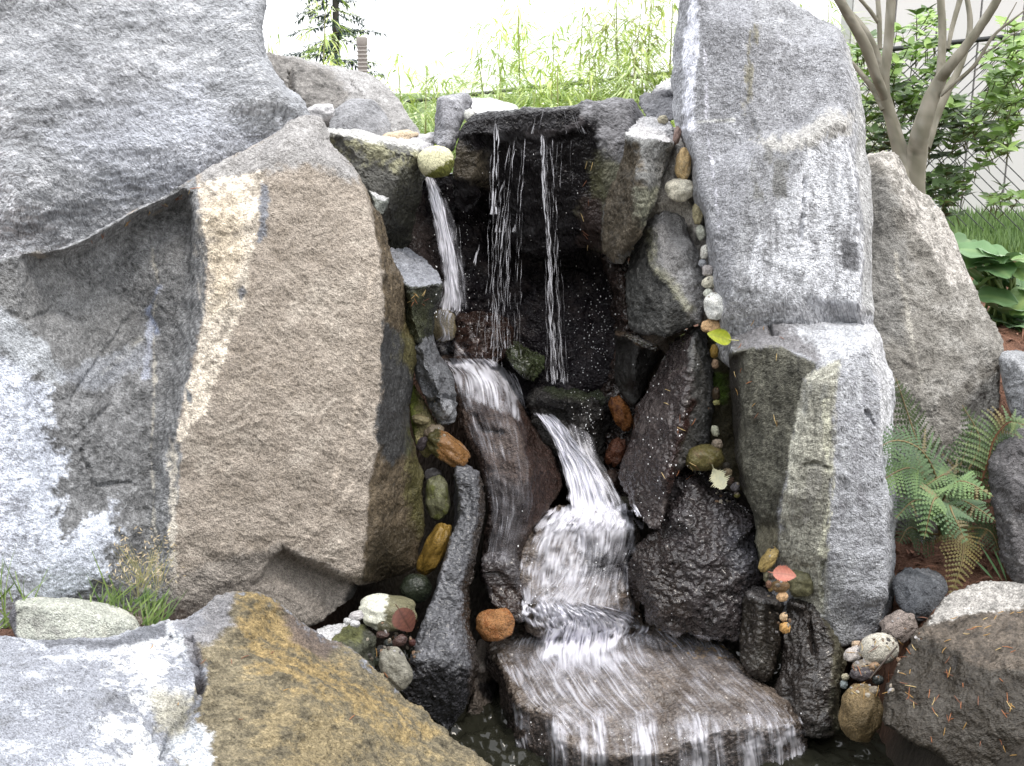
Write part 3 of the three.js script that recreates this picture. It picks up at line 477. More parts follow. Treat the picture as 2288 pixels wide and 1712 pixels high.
rock('stone', 'upright grey rock standing on the left end of the capstone', 'stone', [[967, 318, 2.92], [969, 271, 2.95], [970, 225, 2.99], [978, 214, 3.01], [992, 209, 3.03], [1037, 205, 3.05], [1050, 214, 3.04], [1057, 227, 3.02], [1052, 245, 3.0], [1040, 262, 2.97], [1028, 292, 2.95], [1019, 316, 2.93], [1007, 342, 2.9], [992, 336, 2.88]], [[[990, 225, 2.95], [1000, 280, 2.9], [1003, 320, 2.87]], [[1020, 225, 2.97], [1015, 290, 2.91]]], { base: [.24, .24, .255], alt: [.38, .38, .4], dark: [.14, .14, .15], mat: 'streak', thick: .2, chip: 1, turn: 1.4 });
rock('stone', 'white flat stone on the rim behind the capstone', 'stone', [[1048, 236, 3.1], [1062, 220, 3.2], [1100, 221, 3.25], [1155, 236, 3.2], [1155, 255, 3.08], [1060, 258, 3.04]], [[[1095, 240, 3.12]]], { base: [.66, .65, .66], thick: .2, chip: .4 });
cobble('pebble', 'white pebble between the upright grey rock and the capstone', 1049, 258, 11, 13, 0, 2.95, [.62, .62, .58]);
rock('stone', 'bedded grey rock wedged between the capstone and the tall right boulder', 'stone', [[1425, 230, 3.05], [1466, 205, 3.1], [1474, 191, 3.18], [1505, 178, 3.2], [1530, 250, 2.98], [1495, 280, 2.92], [1450, 270, 2.95]], [[[1470, 215, 3.02], [1505, 200, 3.02]]], { base: [.185, .185, .195], alt: [.27, .27, .285], mat: 'streak', thick: .3, chip: 1, turn: -.5, stretch: [1, 2.5, 1], zones: [{ poly: [[1466, 204], [1474, 188], [1515, 170], [1512, 200]], c: [.5, .5, .5], f: 4, j: 4 }] });

// ---------- the capstone and the dark wall under it ----------
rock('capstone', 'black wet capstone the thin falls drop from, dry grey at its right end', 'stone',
  [[1054, 254, 2.895], [1081, 246, 2.89], [1149, 239, 2.875], [1285, 232, 2.87], [1308, 226, 2.875], [1412, 221, 2.93], [1428, 232, 2.95], [1448, 262, 2.95], [1440, 400, 2.9], [1420, 480, 2.86], [1392, 560, 2.86], [1362, 567, 2.87], [1330, 562, 2.93], [1310, 560, 2.95], [1260, 580, 2.97], [1200, 585, 2.98], [1150, 560, 2.98], [1112, 520, 2.98], [1080, 432, 3.0], [1060, 462, 2.95], [1035, 482, 2.9], [1010, 445, 2.88], [1006, 394, 2.87], [1013, 349, 2.86], [1022, 299, 2.87], [1040, 268, 2.9]],
  [[[1062, 266, 2.87], [1110, 259, 2.845], [1200, 246, 2.835], [1285, 240, 2.835], [1320, 238, 2.85], [1400, 232, 2.9]], [[1110, 300, 2.845], [1180, 292, 2.835], [1250, 297, 2.83], [1302, 280, 2.83]], [[1112, 322, 2.86], [1180, 310, 2.858], [1250, 313, 2.855], [1300, 304, 2.86]], [[1200, 390, 2.875], [1290, 400, 2.88]], [[1335, 300, 2.84], [1345, 380, 2.86], [1340, 450, 2.88]], [[1400, 320, 2.845], [1405, 420, 2.83], [1385, 500, 2.82]], [[1050, 300, 2.84], [1072, 340, 2.86], [1050, 400, 2.85], [1064, 430, 2.88]], [[1098, 320, 2.9], [1100, 400, 2.93]], [[1180, 500, 2.94], [1260, 510, 2.92]], [[1330, 490, 2.87], [1350, 540, 2.86]]],
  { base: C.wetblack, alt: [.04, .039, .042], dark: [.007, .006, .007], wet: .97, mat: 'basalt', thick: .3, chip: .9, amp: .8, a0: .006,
    zones: [{ poly: [[1300, 215], [1430, 215], [1455, 262], [1450, 420], [1400, 570], [1362, 570], [1345, 470], [1350, 400], [1345, 340], [1340, 280], [1308, 255]], c: [.17, .17, .18], wet: .25, f: 10, j: 14, vary: .4 },
      { poly: [[1340, 350], [1420, 370], [1400, 560], [1340, 570], [1300, 480]], c: [.10, .10, .058], f: 20, j: 26, k: .8, wet: .4 }, { poly: [[1300, 430], [1350, 440], [1350, 570], [1290, 540]], c: [.03, .022, .02], wet: .95, f: 12, j: 14 },
      { line: [[1180, 300], [1240, 300], [1300, 270]], w: 6, c: [.06, .055, .058], f: 6, j: 8 }, { poly: [[1000, 320], [1080, 340], [1090, 420], [1010, 400]], c: [.055, .047, .035], f: 14, j: 16 }] });
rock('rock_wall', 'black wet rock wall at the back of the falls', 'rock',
  [[860, 470, 3.0], [960, 380, 3.08], [1100, 375, 3.14], [1300, 400, 3.14], [1420, 480, 3.06], [1440, 700, 3.0], [1420, 1000, 2.95], [1300, 1080, 2.95], [1180, 960, 2.98], [1000, 860, 3.0], [900, 760, 2.96], [855, 600, 2.94]],
  [[[1200, 560, 3.16], [1330, 620, 3.12], [1340, 700, 3.06]], [[1000, 500, 3.04], [1010, 620, 3.04]], [[1200, 760, 3.04], [1300, 860, 2.98], [1240, 830, 3.0]], [[930, 560, 2.94], [975, 600, 2.97]], [[1100, 560, 3.12], [1110, 680, 3.08]]],
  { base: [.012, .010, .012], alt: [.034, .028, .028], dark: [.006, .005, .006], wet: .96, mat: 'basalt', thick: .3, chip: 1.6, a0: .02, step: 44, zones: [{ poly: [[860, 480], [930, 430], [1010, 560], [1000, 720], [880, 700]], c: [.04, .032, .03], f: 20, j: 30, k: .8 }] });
rock('stone', 'reddish black wet block under the thin falls, left of centre', 'stone', [[1020, 700, 3.0], [1083, 702, 3.06], [1135, 716, 3.06], [1148, 750, 3.02], [1138, 800, 2.97], [1100, 835, 2.93], [1050, 825, 2.9], [1010, 805, 2.9], [1010, 750, 2.93]], [[[1024, 714, 2.9], [1080, 720, 2.9], [1135, 735, 2.95]], [[1060, 780, 2.88]]], { base: [.03, .017, .013], alt: [.055, .032, .026], dark: [.012, .009, .009], wet: .95, mat: 'coarse', thick: .2, chip: 1.8 });
cobble('cobble', 'tan cobble washed by the foot of the left fall', 990, 727, 29, 37, -6, 2.86, [.19, .155, .09], { wet: .85, mat: 'granite', c2: [.13, .12, .07] });
rock('stone', 'mossy green black stone behind the head of the sloping slab', 'stone', [[1122, 765, 3.0], [1150, 762, 3.03], [1186, 783, 3.02], [1216, 799, 3.0], [1212, 830, 2.96], [1190, 856, 2.92], [1159, 845, 2.9], [1130, 800, 2.92]], [[[1150, 785, 2.92], [1180, 810, 2.9]]], { base: [.03, .036, .018], alt: [.05, .065, .03], wet: .95, mat: 'coarse', thick: .15, chip: 2 });
rock('stone', 'flat black ledge stone where the right fall lands', 'stone', [[1195, 866, 3.02], [1345, 872, 3.02], [1366, 905, 2.95], [1364, 960, 2.9], [1355, 1040, 2.86], [1345, 1120, 2.8], [1270, 1090, 2.79], [1225, 1000, 2.81], [1186, 930, 2.87], [1186, 885, 2.95]], [[[1206, 892, 2.83], [1240, 888, 2.8], [1290, 900, 2.79], [1345, 920, 2.81]], [[1290, 990, 2.78], [1320, 1060, 2.77]], [[1250, 930, 2.83], [1260, 1000, 2.8]]], { base: [.022, .021, .02], alt: [.05, .047, .045], dark: [.01, .009, .009], wet: .97, mat: 'basalt', thick: .3, chip: 2.2, zones: [{ poly: [[1190, 860], [1350, 868], [1345, 905], [1230, 885]], c: [.03, .035, .022], f: 6, j: 6 }] });
rock('sloping_slab', 'reddish brown sloping slab with water running down it', 'stone',
  [[978, 795, 2.97], [1010, 790, 3.02], [1060, 800, 3.04], [1110, 812, 3.04], [1140, 840, 3.02], [1165, 890, 2.95], [1190, 935, 2.9], [1212, 967, 2.86], [1236, 1002, 2.82], [1252, 1040, 2.78], [1267, 1067, 2.75], [1264, 1095, 2.73], [1245, 1122, 2.69], [1217, 1152, 2.65], [1190, 1179, 2.61], [1172, 1210, 2.58], [1160, 1280, 2.55], [1120, 1300, 2.54], [1072, 1300, 2.56], [1076, 1244, 2.58], [1085, 1176, 2.6], [1092, 1149, 2.62], [1090, 1111, 2.64], [1078, 1081, 2.67], [1072, 1040, 2.7], [1042, 980, 2.76], [1024, 930, 2.8], [1010, 860, 2.86], [998, 825, 2.92]],
  [[[1010, 818, 2.91], [1060, 828, 2.86], [1100, 868, 2.79], [1130, 920, 2.73], [1165, 990, 2.665], [1182, 1060, 2.61], [1165, 1110, 2.575], [1135, 1160, 2.555], [1120, 1230, 2.54]], [[1030, 860, 2.83], [1060, 960, 2.74], [1100, 1060, 2.65]], [[1085, 925, 2.74], [1110, 950, 2.705], [1095, 960, 2.72]], [[1220, 1050, 2.68], [1210, 1110, 2.64]]],
  { base: [.075, .052, .042], alt: [.13, .10, .085], dark: [.035, .022, .018], wet: .9, mat: 'streak', turn: 1.3, thick: .35, chip: 1, stretch: [1, .6, 1], groove: [{ line: [[1060, 930], [1070, 960], [1120, 965]], depth: .016, w: 9 }], zones: [{ poly: [[1110, 850], [1160, 900], [1270, 1065], [1260, 1100], [1180, 1180], [1130, 1160], [1182, 1070], [1170, 990], [1135, 920]], c: [.034, .02, .016], wet: .85, f: 8, j: 12, vary: .5 }, { poly: [[1080, 1060], [1180, 1080], [1170, 1300], [1060, 1300]], c: [.022, .018, .018], f: 24, j: 20, k: .85 }] });
rock('step_stone', 'brown stone the white water fans over in mid cascade', 'stone',
  [[1250, 1128, 2.74], [1290, 1122, 2.78], [1400, 1132, 2.78], [1438, 1200, 2.7], [1425, 1300, 2.63], [1445, 1410, 2.6], [1300, 1440, 2.5], [1180, 1420, 2.5], [1160, 1330, 2.53], [1158, 1230, 2.58], [1195, 1172, 2.66]],
  [[[1270, 1160, 2.63], [1310, 1152, 2.61], [1370, 1156, 2.61], [1412, 1180, 2.64]], [[1320, 1270, 2.56], [1400, 1270, 2.59]], [[1230, 1200, 2.59], [1215, 1290, 2.55]], [[1240, 1300, 2.54], [1340, 1310, 2.53], [1400, 1330, 2.55]], [[1230, 1360, 2.49], [1330, 1370, 2.48]]],
  { base: [.12, .095, .078], alt: [.18, .15, .125], dark: [.03, .025, .022], wet: .85, mat: 'coarse', thick: .3, chip: 1.4, zones: [{ poly: [[1290, 1210], [1420, 1200], [1430, 1300], [1300, 1290]], c: [.018, .016, .018], f: 12, j: 14 }] });
rock('bottom_slab', 'broad brown slab at the bottom with water sheeting over its front', 'stone',
  [[1090, 1440, 2.52], [1082, 1480, 2.49], [1108, 1520, 2.45], [1128, 1600, 2.4], [1140, 1700, 2.36], [1150, 1790, 2.32], [1500, 1820, 2.2], [1822, 1790, 2.25], [1812, 1690, 2.27], [1797, 1622, 2.29], [1784, 1595, 2.31], [1762, 1560, 2.34], [1740, 1544, 2.36], [1693, 1515, 2.4], [1657, 1486, 2.44], [1626, 1446, 2.52], [1600, 1415, 2.6], [1458, 1392, 2.64], [1260, 1372, 2.64], [1150, 1395, 2.6]],
  [[[1112, 1470, 2.455], [1128, 1500, 2.42], [1160, 1575, 2.29], [1205, 1592, 2.26], [1243, 1604, 2.235], [1252, 1650, 2.18], [1300, 1682, 2.135], [1400, 1692, 2.115], [1480, 1682, 2.125], [1559, 1652, 2.15], [1603, 1632, 2.175], [1675, 1624, 2.2], [1729, 1628, 2.215], [1775, 1614, 2.25]], [[1400, 1500, 2.37], [1550, 1530, 2.33]], [[1250, 1500, 2.38], [1350, 1590, 2.25]], [[1660, 1560, 2.29]], [[1300, 1720, 2.145], [1480, 1722, 2.14], [1560, 1700, 2.16]], [[1240, 1700, 2.21], [1160, 1660, 2.3]], [[1700, 1700, 2.22]]],
  { base: [.098, .078, .063], alt: [.15, .122, .10], dark: [.055, .042, .033], wet: .85, mat: 'coarse', thick: .3, chip: .9, a0: .006, h: 4.2, zones: [{ poly: [[1120, 1590], [1240, 1610], [1250, 1660], [1300, 1700], [1480, 1695], [1600, 1645], [1730, 1640], [1800, 1620], [1840, 1830], [1120, 1830]], c: [.06, .048, .042], f: 10, j: 14, vary: .6 }, { poly: [[1080, 1440], [1120, 1490], [1160, 1590], [1130, 1640], [1080, 1500]], c: [.03, .024, .022], f: 6, j: 8 }, { poly: [[1480, 1410], [1630, 1420], [1640, 1470], [1520, 1460]], c: [.26, .16, .05], f: 12, j: 16, patch: .1 }] });
rock('rock_wall', 'brown black rock behind the dark wedge right of the falls', 'rock', [[1340, 555, 3.02], [1400, 560, 2.95], [1420, 700, 2.92], [1440, 900, 2.9], [1430, 1080, 2.85], [1420, 1180, 2.75], [1370, 1130, 2.8], [1350, 1000, 2.88], [1345, 880, 2.95], [1375, 760, 2.99], [1375, 660, 3.0]], [[[1390, 620, 2.92], [1400, 740, 2.9]], [[1380, 1060, 2.8]]], { base: [.022, .015, .013], alt: [.05, .032, .026], wet: .95, mat: 'coarse', thick: .2, chip: 2 });
cobble('cobble', 'rusty orange wet cobble under the dark wedge right of the falls', 1388, 925, 21, 44, -24, 2.84, [.16, .065, .022], { wet: 1, mat: 'granite', e: .9, c2: [.06, .02, .01], rough: .02 });
cobble('cobble', 'dark red wet cobble beside the white chute', 1375, 1012, 20, 34, 24, 2.82, [.07, .028, .016], { wet: 1, mat: 'granite', rough: .02 });
cobble('cobble', 'black wet cobble at the lower right edge of the white chute', 1362, 1078, 26, 30, 10, 2.78, [.03, .018, .014], { wet: 1, mat: 'granite', rough: .03 });
cobble('pebble', 'dark olive pebble where the chute meets the black boulder', 1393, 1128, 16, 20, 20, 2.7, [.06, .055, .04], { wet: .8, mat: 'granite', rough: .03 });

// ---------- right bank of the falls ----------
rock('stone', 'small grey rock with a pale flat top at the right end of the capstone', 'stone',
  [[1397, 296, 2.76], [1405, 288, 2.82], [1434, 272, 2.9], [1457, 265, 2.93], [1503, 275, 2.88], [1513, 312, 2.76], [1507, 343, 2.74], [1496, 368, 2.73], [1480, 403, 2.72], [1470, 436, 2.71], [1455, 466, 2.71], [1436, 490, 2.71], [1425, 525, 2.73], [1408, 556, 2.74], [1382, 590, 2.76], [1366, 588, 2.78], [1348, 553, 2.82], [1350, 480, 2.84], [1364, 420, 2.83], [1385, 370, 2.82], [1391, 340, 2.78]],
  [[[1399, 304, 2.7], [1420, 304, 2.67], [1440, 308, 2.655], [1475, 312, 2.65], [1510, 320, 2.7]], [[1428, 330, 2.655], [1434, 400, 2.635], [1426, 480, 2.655], [1400, 545, 2.7]], [[1395, 450, 2.74], [1375, 540, 2.76]]],
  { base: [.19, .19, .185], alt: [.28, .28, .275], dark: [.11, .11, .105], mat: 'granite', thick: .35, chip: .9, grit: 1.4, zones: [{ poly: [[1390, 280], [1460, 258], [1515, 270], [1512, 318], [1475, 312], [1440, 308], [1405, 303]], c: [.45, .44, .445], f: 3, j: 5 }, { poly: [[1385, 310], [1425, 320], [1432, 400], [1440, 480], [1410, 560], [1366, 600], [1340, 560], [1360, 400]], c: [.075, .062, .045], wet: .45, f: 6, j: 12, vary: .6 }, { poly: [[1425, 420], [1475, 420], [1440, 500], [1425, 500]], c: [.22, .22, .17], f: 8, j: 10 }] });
rock('mortar_joint', 'beige mortar joint running down beside the tall right boulder', 'mortar',
  [[1495, 275, 2.86], [1525, 290, 2.84], [1548, 345, 2.82], [1562, 440, 2.79], [1580, 500, 2.77], [1596, 590, 2.75], [1612, 690, 2.72], [1640, 790, 2.7], [1655, 1000, 2.68], [1665, 1100, 2.66], [1600, 1100, 2.64], [1570, 1020, 2.68], [1572, 760, 2.72], [1562, 620, 2.76], [1540, 520, 2.78], [1450, 520, 2.79], [1420, 580, 2.82], [1405, 570, 2.84], [1440, 470, 2.8], [1450, 400, 2.82], [1480, 330, 2.84]],
  [[[1515, 340, 2.735], [1500, 420, 2.73], [1470, 455, 2.74]], [[1540, 440, 2.74], [1560, 520, 2.73]], [[1595, 760, 2.69], [1600, 950, 2.67]]], { base: [.40, .375, .345], alt: [.48, .455, .42], dark: [.28, .26, .23], thick: .15, chip: .3, a0: .004, zones: [{ poly: [[1560, 740], [1680, 740], [1680, 1110], [1560, 1110]], c: [.055, .048, .028], wet: .5, f: 8, j: 10 }, { poly: [[1585, 830], [1625, 830], [1625, 900], [1585, 900]], c: [.06, .10, .015], f: 8, j: 10 }] });
rock('stone', 'broad dark rock with dry grey right half beside the pebble row', 'stone',
  [[1470, 459, 2.8], [1525, 454, 2.8], [1541, 486, 2.76], [1538, 522, 2.74], [1554, 551, 2.72], [1556, 602, 2.7], [1574, 624, 2.69], [1578, 649, 2.68], [1571, 704, 2.66], [1566, 724, 2.65], [1552, 729, 2.64], [1499, 757, 2.63], [1467, 751, 2.65], [1412, 743, 2.71], [1403, 720, 2.73], [1395, 658, 2.77], [1399, 595, 2.79], [1409, 551, 2.81], [1430, 512, 2.82], [1443, 492, 2.81]],
  [[[1476, 475, 2.73], [1470, 520, 2.7], [1478, 580, 2.67], [1495, 640, 2.645], [1535, 690, 2.625], [1552, 715, 2.63]], [[1440, 640, 2.69], [1480, 700, 2.64]], [[1530, 560, 2.67], [1550, 640, 2.65]]],
  { base: [.24, .235, .235], alt: [.33, .325, .325], dark: [.15, .145, .145], thick: .3, chip: .8, grit: 1.2, zones: [{ poly: [[1440, 480], [1458, 530], [1462, 600], [1500, 640], [1530, 690], [1560, 735], [1500, 770], [1400, 750], [1380, 640], [1410, 520]], c: [.042, .042, .04], wet: .7, f: 6, j: 10, vary: .7 }, { line: [[1452, 520], [1462, 600], [1500, 632], [1540, 690]], w: 9, c: [.26, .255, .18], wet: .2, f: 8, j: 9, k: .6 }] });
rock('stone', 'dark wedge shaped stone with a wet lip right of the falls', 'stone', [[1368, 736, 2.9], [1385, 726, 2.95], [1402, 722, 2.98], [1440, 742, 2.98], [1473, 765, 2.92], [1471, 787, 2.86], [1458, 827, 2.83], [1431, 890, 2.81], [1414, 918, 2.81], [1402, 907, 2.81], [1380, 867, 2.84], [1370, 820, 2.86]], [[[1376, 748, 2.81], [1400, 752, 2.79], [1435, 774, 2.79], [1466, 786, 2.81]], [[1415, 840, 2.77]]], { base: [.017, .016, .015], alt: [.026, .025, .023], wet: .6, thick: .2, chip: .8, grit: .5, zones: [{ line: [[1372, 742], [1400, 742], [1440, 766], [1470, 776]], w: 8, c: [.085, .06, .042], wet: .95, f: 5, j: 5 }] });
rock('stone_slab', 'tall dark purplish wet slab leaning left of the pebble filled joint', 'stone',
  [[1546, 728, 2.7], [1575, 726, 2.72], [1581, 775, 2.7], [1591, 790, 2.68], [1593, 863, 2.66], [1593, 920, 2.64], [1586, 985, 2.62], [1545, 1030, 2.58], [1507, 1062, 2.55], [1494, 1110, 2.53], [1480, 1188, 2.51], [1449, 1182, 2.54], [1416, 1140, 2.6], [1399, 1103, 2.64], [1384, 1062, 2.68], [1394, 1010, 2.72], [1411, 972, 2.74], [1419, 936, 2.76], [1429, 905, 2.77], [1466, 836, 2.78], [1488, 787, 2.77], [1502, 762, 2.75]],
  [[[1550, 760, 2.61], [1546, 820, 2.58], [1531, 910, 2.55], [1514, 1000, 2.52], [1492, 1072, 2.505]], [[1500, 850, 2.64], [1450, 980, 2.63], [1430, 1080, 2.6]]],
  { base: [.044, .035, .034], alt: [.075, .063, .06], dark: [.024, .019, .018], wet: .8, mat: 'coarse', thick: .25, chip: 1, a0: .006, zones: [{ poly: [[1546, 720], [1590, 720], [1610, 900], [1590, 1000], [1520, 1060], [1530, 960], [1545, 860]], c: [.085, .085, .083], wet: .4, f: 6, j: 8 }, { line: [[1545, 900], [1525, 960], [1500, 1040], [1488, 1100]], w: 7, c: [.03, .016, .014], wet: 1, f: 6, j: 7 }] });
rock('boulder', 'big black glossy boulder right of the cascade below the cream leaf', 'boulder',
  [[1510, 1062, 2.64], [1521, 1047, 2.67], [1539, 1042, 2.69], [1576, 1058, 2.69], [1612, 1086, 2.69], [1648, 1119, 2.67], [1677, 1138, 2.65], [1690, 1155, 2.63], [1691, 1185, 2.6], [1699, 1246, 2.56], [1707, 1282, 2.54], [1672, 1340, 2.48], [1660, 1430, 2.44], [1494, 1416, 2.44], [1448, 1400, 2.46], [1440, 1381, 2.48], [1442, 1350, 2.5], [1411, 1344, 2.56], [1398, 1325, 2.58], [1396, 1290, 2.58], [1411, 1241, 2.58], [1445, 1205, 2.58], [1477, 1180, 2.58], [1489, 1125, 2.6], [1502, 1080, 2.63]],
  [[[1510, 1076, 2.585], [1545, 1078, 2.57], [1600, 1118, 2.55], [1650, 1150, 2.53], [1684, 1175, 2.53]], [[1520, 1160, 2.5], [1600, 1230, 2.455], [1685, 1255, 2.46]], [[1550, 1340, 2.42], [1640, 1310, 2.43]], [[1450, 1290, 2.47], [1470, 1370, 2.43]], [[1620, 1390, 2.41]]],
  { base: [.038, .032, .033], alt: [.07, .065, .07], dark: [.018, .015, .014], wet: .86, mat: 'coarse', thick: .35, chip: 1.5, grit: 1.7, zones: [{ poly: [[1400, 1190], [1490, 1190], [1560, 1420], [1400, 1400]], c: [.022, .016, .014], f: 20, j: 24 }, { poly: [[1600, 1200], [1705, 1180], [1710, 1280], [1640, 1290]], c: [.06, .06, .07], wet: .85, f: 20, j: 20, k: .8 }] });
rock('stone', 'small squared black stone right of the big glossy boulder', 'stone', [[1672, 1312, 2.52], [1691, 1300, 2.56], [1712, 1307, 2.56], [1736, 1330, 2.52], [1747, 1346, 2.48], [1747, 1440, 2.42], [1736, 1512, 2.38], [1715, 1536, 2.36], [1680, 1524, 2.36], [1648, 1484, 2.38], [1650, 1421, 2.42], [1661, 1349, 2.46]], [[[1677, 1332, 2.42], [1700, 1342, 2.4], [1740, 1350, 2.41]], [[1695, 1430, 2.36]], [[1690, 1495, 2.34], [1725, 1490, 2.35]]], { base: [.024, .02, .016], alt: [.04, .036, .03], wet: .75, mat: 'coarse', thick: .2, zones: [{ poly: [[1665, 1300], [1750, 1310], [1748, 1350], [1700, 1342], [1675, 1335]], c: [.075, .07, .07], wet: .8, f: 4, j: 5 }] });
rock('stone', 'black tapering stone leaning on the grey block, right of the bottom slab', 'stone',
  [[1760, 1324, 2.48], [1790, 1321, 2.5], [1838, 1327, 2.5], [1852, 1340, 2.49], [1866, 1363, 2.48], [1880, 1403, 2.45], [1890, 1448, 2.42], [1898, 1487, 2.4], [1884, 1528, 2.36], [1876, 1570, 2.33], [1875, 1618, 2.3], [1852, 1640, 2.28], [1817, 1646, 2.27], [1798, 1638, 2.27], [1768, 1585, 2.31], [1733, 1534, 2.35], [1746, 1480, 2.38], [1750, 1400, 2.42], [1754, 1345, 2.46]], [[[1768, 1348, 2.405], [1838, 1346, 2.41]], [[1838, 1346, 2.41], [1850, 1400, 2.36], [1862, 1470, 2.325], [1855, 1540, 2.28], [1848, 1620, 2.25]], [[1800, 1480, 2.33], [1810, 1590, 2.27]], [[1805, 1350, 2.395], [1812, 1420, 2.365]]],
  { base: [.033, .028, .025], alt: [.06, .055, .05], dark: [.018, .015, .013], wet: .78, mat: 'coarse', thick: .25, chip: 1.4, groove: [{ line: [[1806, 1350], [1808, 1420], [1818, 1460]], depth: .02, w: 8 }], zones: [{ poly: [[1840, 1330], [1900, 1440], [1900, 1500], [1870, 1640], [1850, 1640], [1862, 1480], [1852, 1400]], c: [.085, .08, .055], wet: .5, f: 6, j: 8 }] });
rock('boulder', 'tall pale grey standing boulder right of the falls, reaching the top of the picture', 'boulder',
  [[1521, -30, 2.78], [1513, 36, 2.78], [1510, 109, 2.77], [1502, 188, 2.76], [1499, 254, 2.75], [1520, 300, 2.74], [1546, 362, 2.73], [1549, 435, 2.71], [1571, 489, 2.69], [1580, 580, 2.67], [1590, 650, 2.65], [1600, 800, 2.62], [1700, 900, 2.62], [1900, 850, 2.64], [1955, 700, 2.67], [1952, 471, 2.72], [1950, 391, 2.74], [1937, 326, 2.76], [1930, 254, 2.78], [1912, 181, 2.8], [1898, 120, 2.8], [1887, 91, 2.8], [1872, 62, 2.81], [1850, 47, 2.81], [1829, 40, 2.8], [1796, 18, 2.79], [1756, -5, 2.78], [1730, -30, 2.78]],
  [[[1872, 90, 2.71], [1890, 190, 2.67], [1898, 300, 2.64], [1908, 400, 2.6], [1914, 500, 2.57], [1918, 680, 2.55]], [[1565, -20, 2.69], [1553, 150, 2.665], [1538, 290, 2.65], [1562, 370, 2.62], [1590, 520, 2.57], [1615, 700, 2.55]], [[1680, 60, 2.67], [1672, 200, 2.645], [1688, 310, 2.63]], [[1702, 338, 2.585], [1790, 320, 2.57], [1850, 284, 2.58], [1885, 275, 2.6]], [[1698, 300, 2.63], [1785, 288, 2.64], [1840, 240, 2.655], [1880, 225, 2.665]], [[1650, 450, 2.565], [1640, 640, 2.525]], [[1780, 450, 2.54], [1800, 660, 2.515]], [[1790, 100, 2.69], [1780, 200, 2.665]]],
  { base: [.325, .33, .345], alt: [.52, .53, .555], dark: [.19, .192, .20], va: .75, vd: .9, mat: 'streak', turn: 1.45, vein: [1.6, .5, 1], thick: .5, chip: .5, grit: .6, a0: .008, groove: [{ line: [[1690, 60], [1675, 160], [1668, 230], [1690, 300]], depth: .007, w: 9 }, { line: [[1640, 268], [1600, 275]], depth: .006, w: 4 }, { line: [[1800, 400], [1795, 480], [1785, 540]], depth: .012, w: 6 }],
    zones: [{ poly: [[1500, -40], [1680, -40], [1680, 240], [1690, 330], [1640, 560], [1630, 700], [1590, 700], [1560, 420], [1500, 260]], c: [.285, .29, .31], f: 10, j: 12, k: .75 }, { poly: [[1540, 0], [1562, 0], [1548, 290], [1525, 290]], c: [.68, .69, .76], f: 5, j: 6 },
      { poly: [[1690, 60], [1880, 90], [1890, 220], [1790, 290], [1700, 300], [1670, 200]], c: [.29, .293, .31], f: 12, j: 30, k: .8 }, { poly: [[1690, 320], [1790, 300], [1850, 250], [1900, 255], [1900, 300], [1830, 320], [1760, 345]], c: [.42, .41, .39], f: 8, j: 14 },
      { poly: [[1760, 400], [1860, 310], [1900, 320], [1915, 500], [1920, 700], [1680, 700], [1640, 690], [1690, 560]], c: [.55, .56, .59], f: 14, j: 44, patch: -.15, k: .9 }, { poly: [[1700, 330], [1770, 350], [1760, 440], [1690, 440]], c: [.17, .17, .165], f: 12, j: 26, patch: 0 },
      { poly: [[1876, 530], [1914, 545], [1916, 605], [1885, 600]], c: [.15, .152, .16], f: 3, j: 5 }, { poly: [[1882, 90], [1905, 200], [1915, 330], [1925, 500], [1926, 700], [1960, 700], [1960, 380], [1915, 150]], c: [.40, .40, .395], f: 4, j: 6, k: .9 }, { line: [[1690, 60], [1676, 160], [1668, 230], [1690, 310]], w: 8, c: [.22, .21, .17], f: 6, j: 12, patch: 0 }, { line: [[1575, 110], [1580, 300], [1600, 420], [1610, 520]], w: 2, c: [.5, .5, .55], f: 2, j: 4 }, { line: [[1560, 272], [1640, 268]], w: 3, c: [.62, .62, .6], f: 3, j: 4 }, { line: [[1600, 700], [1680, 690], [1920, 700]], w: 16, c: [.3, .3, .31], f: 9, j: 9, k: .7 }] });  // small dark notch: shade of a recess painted into the colour
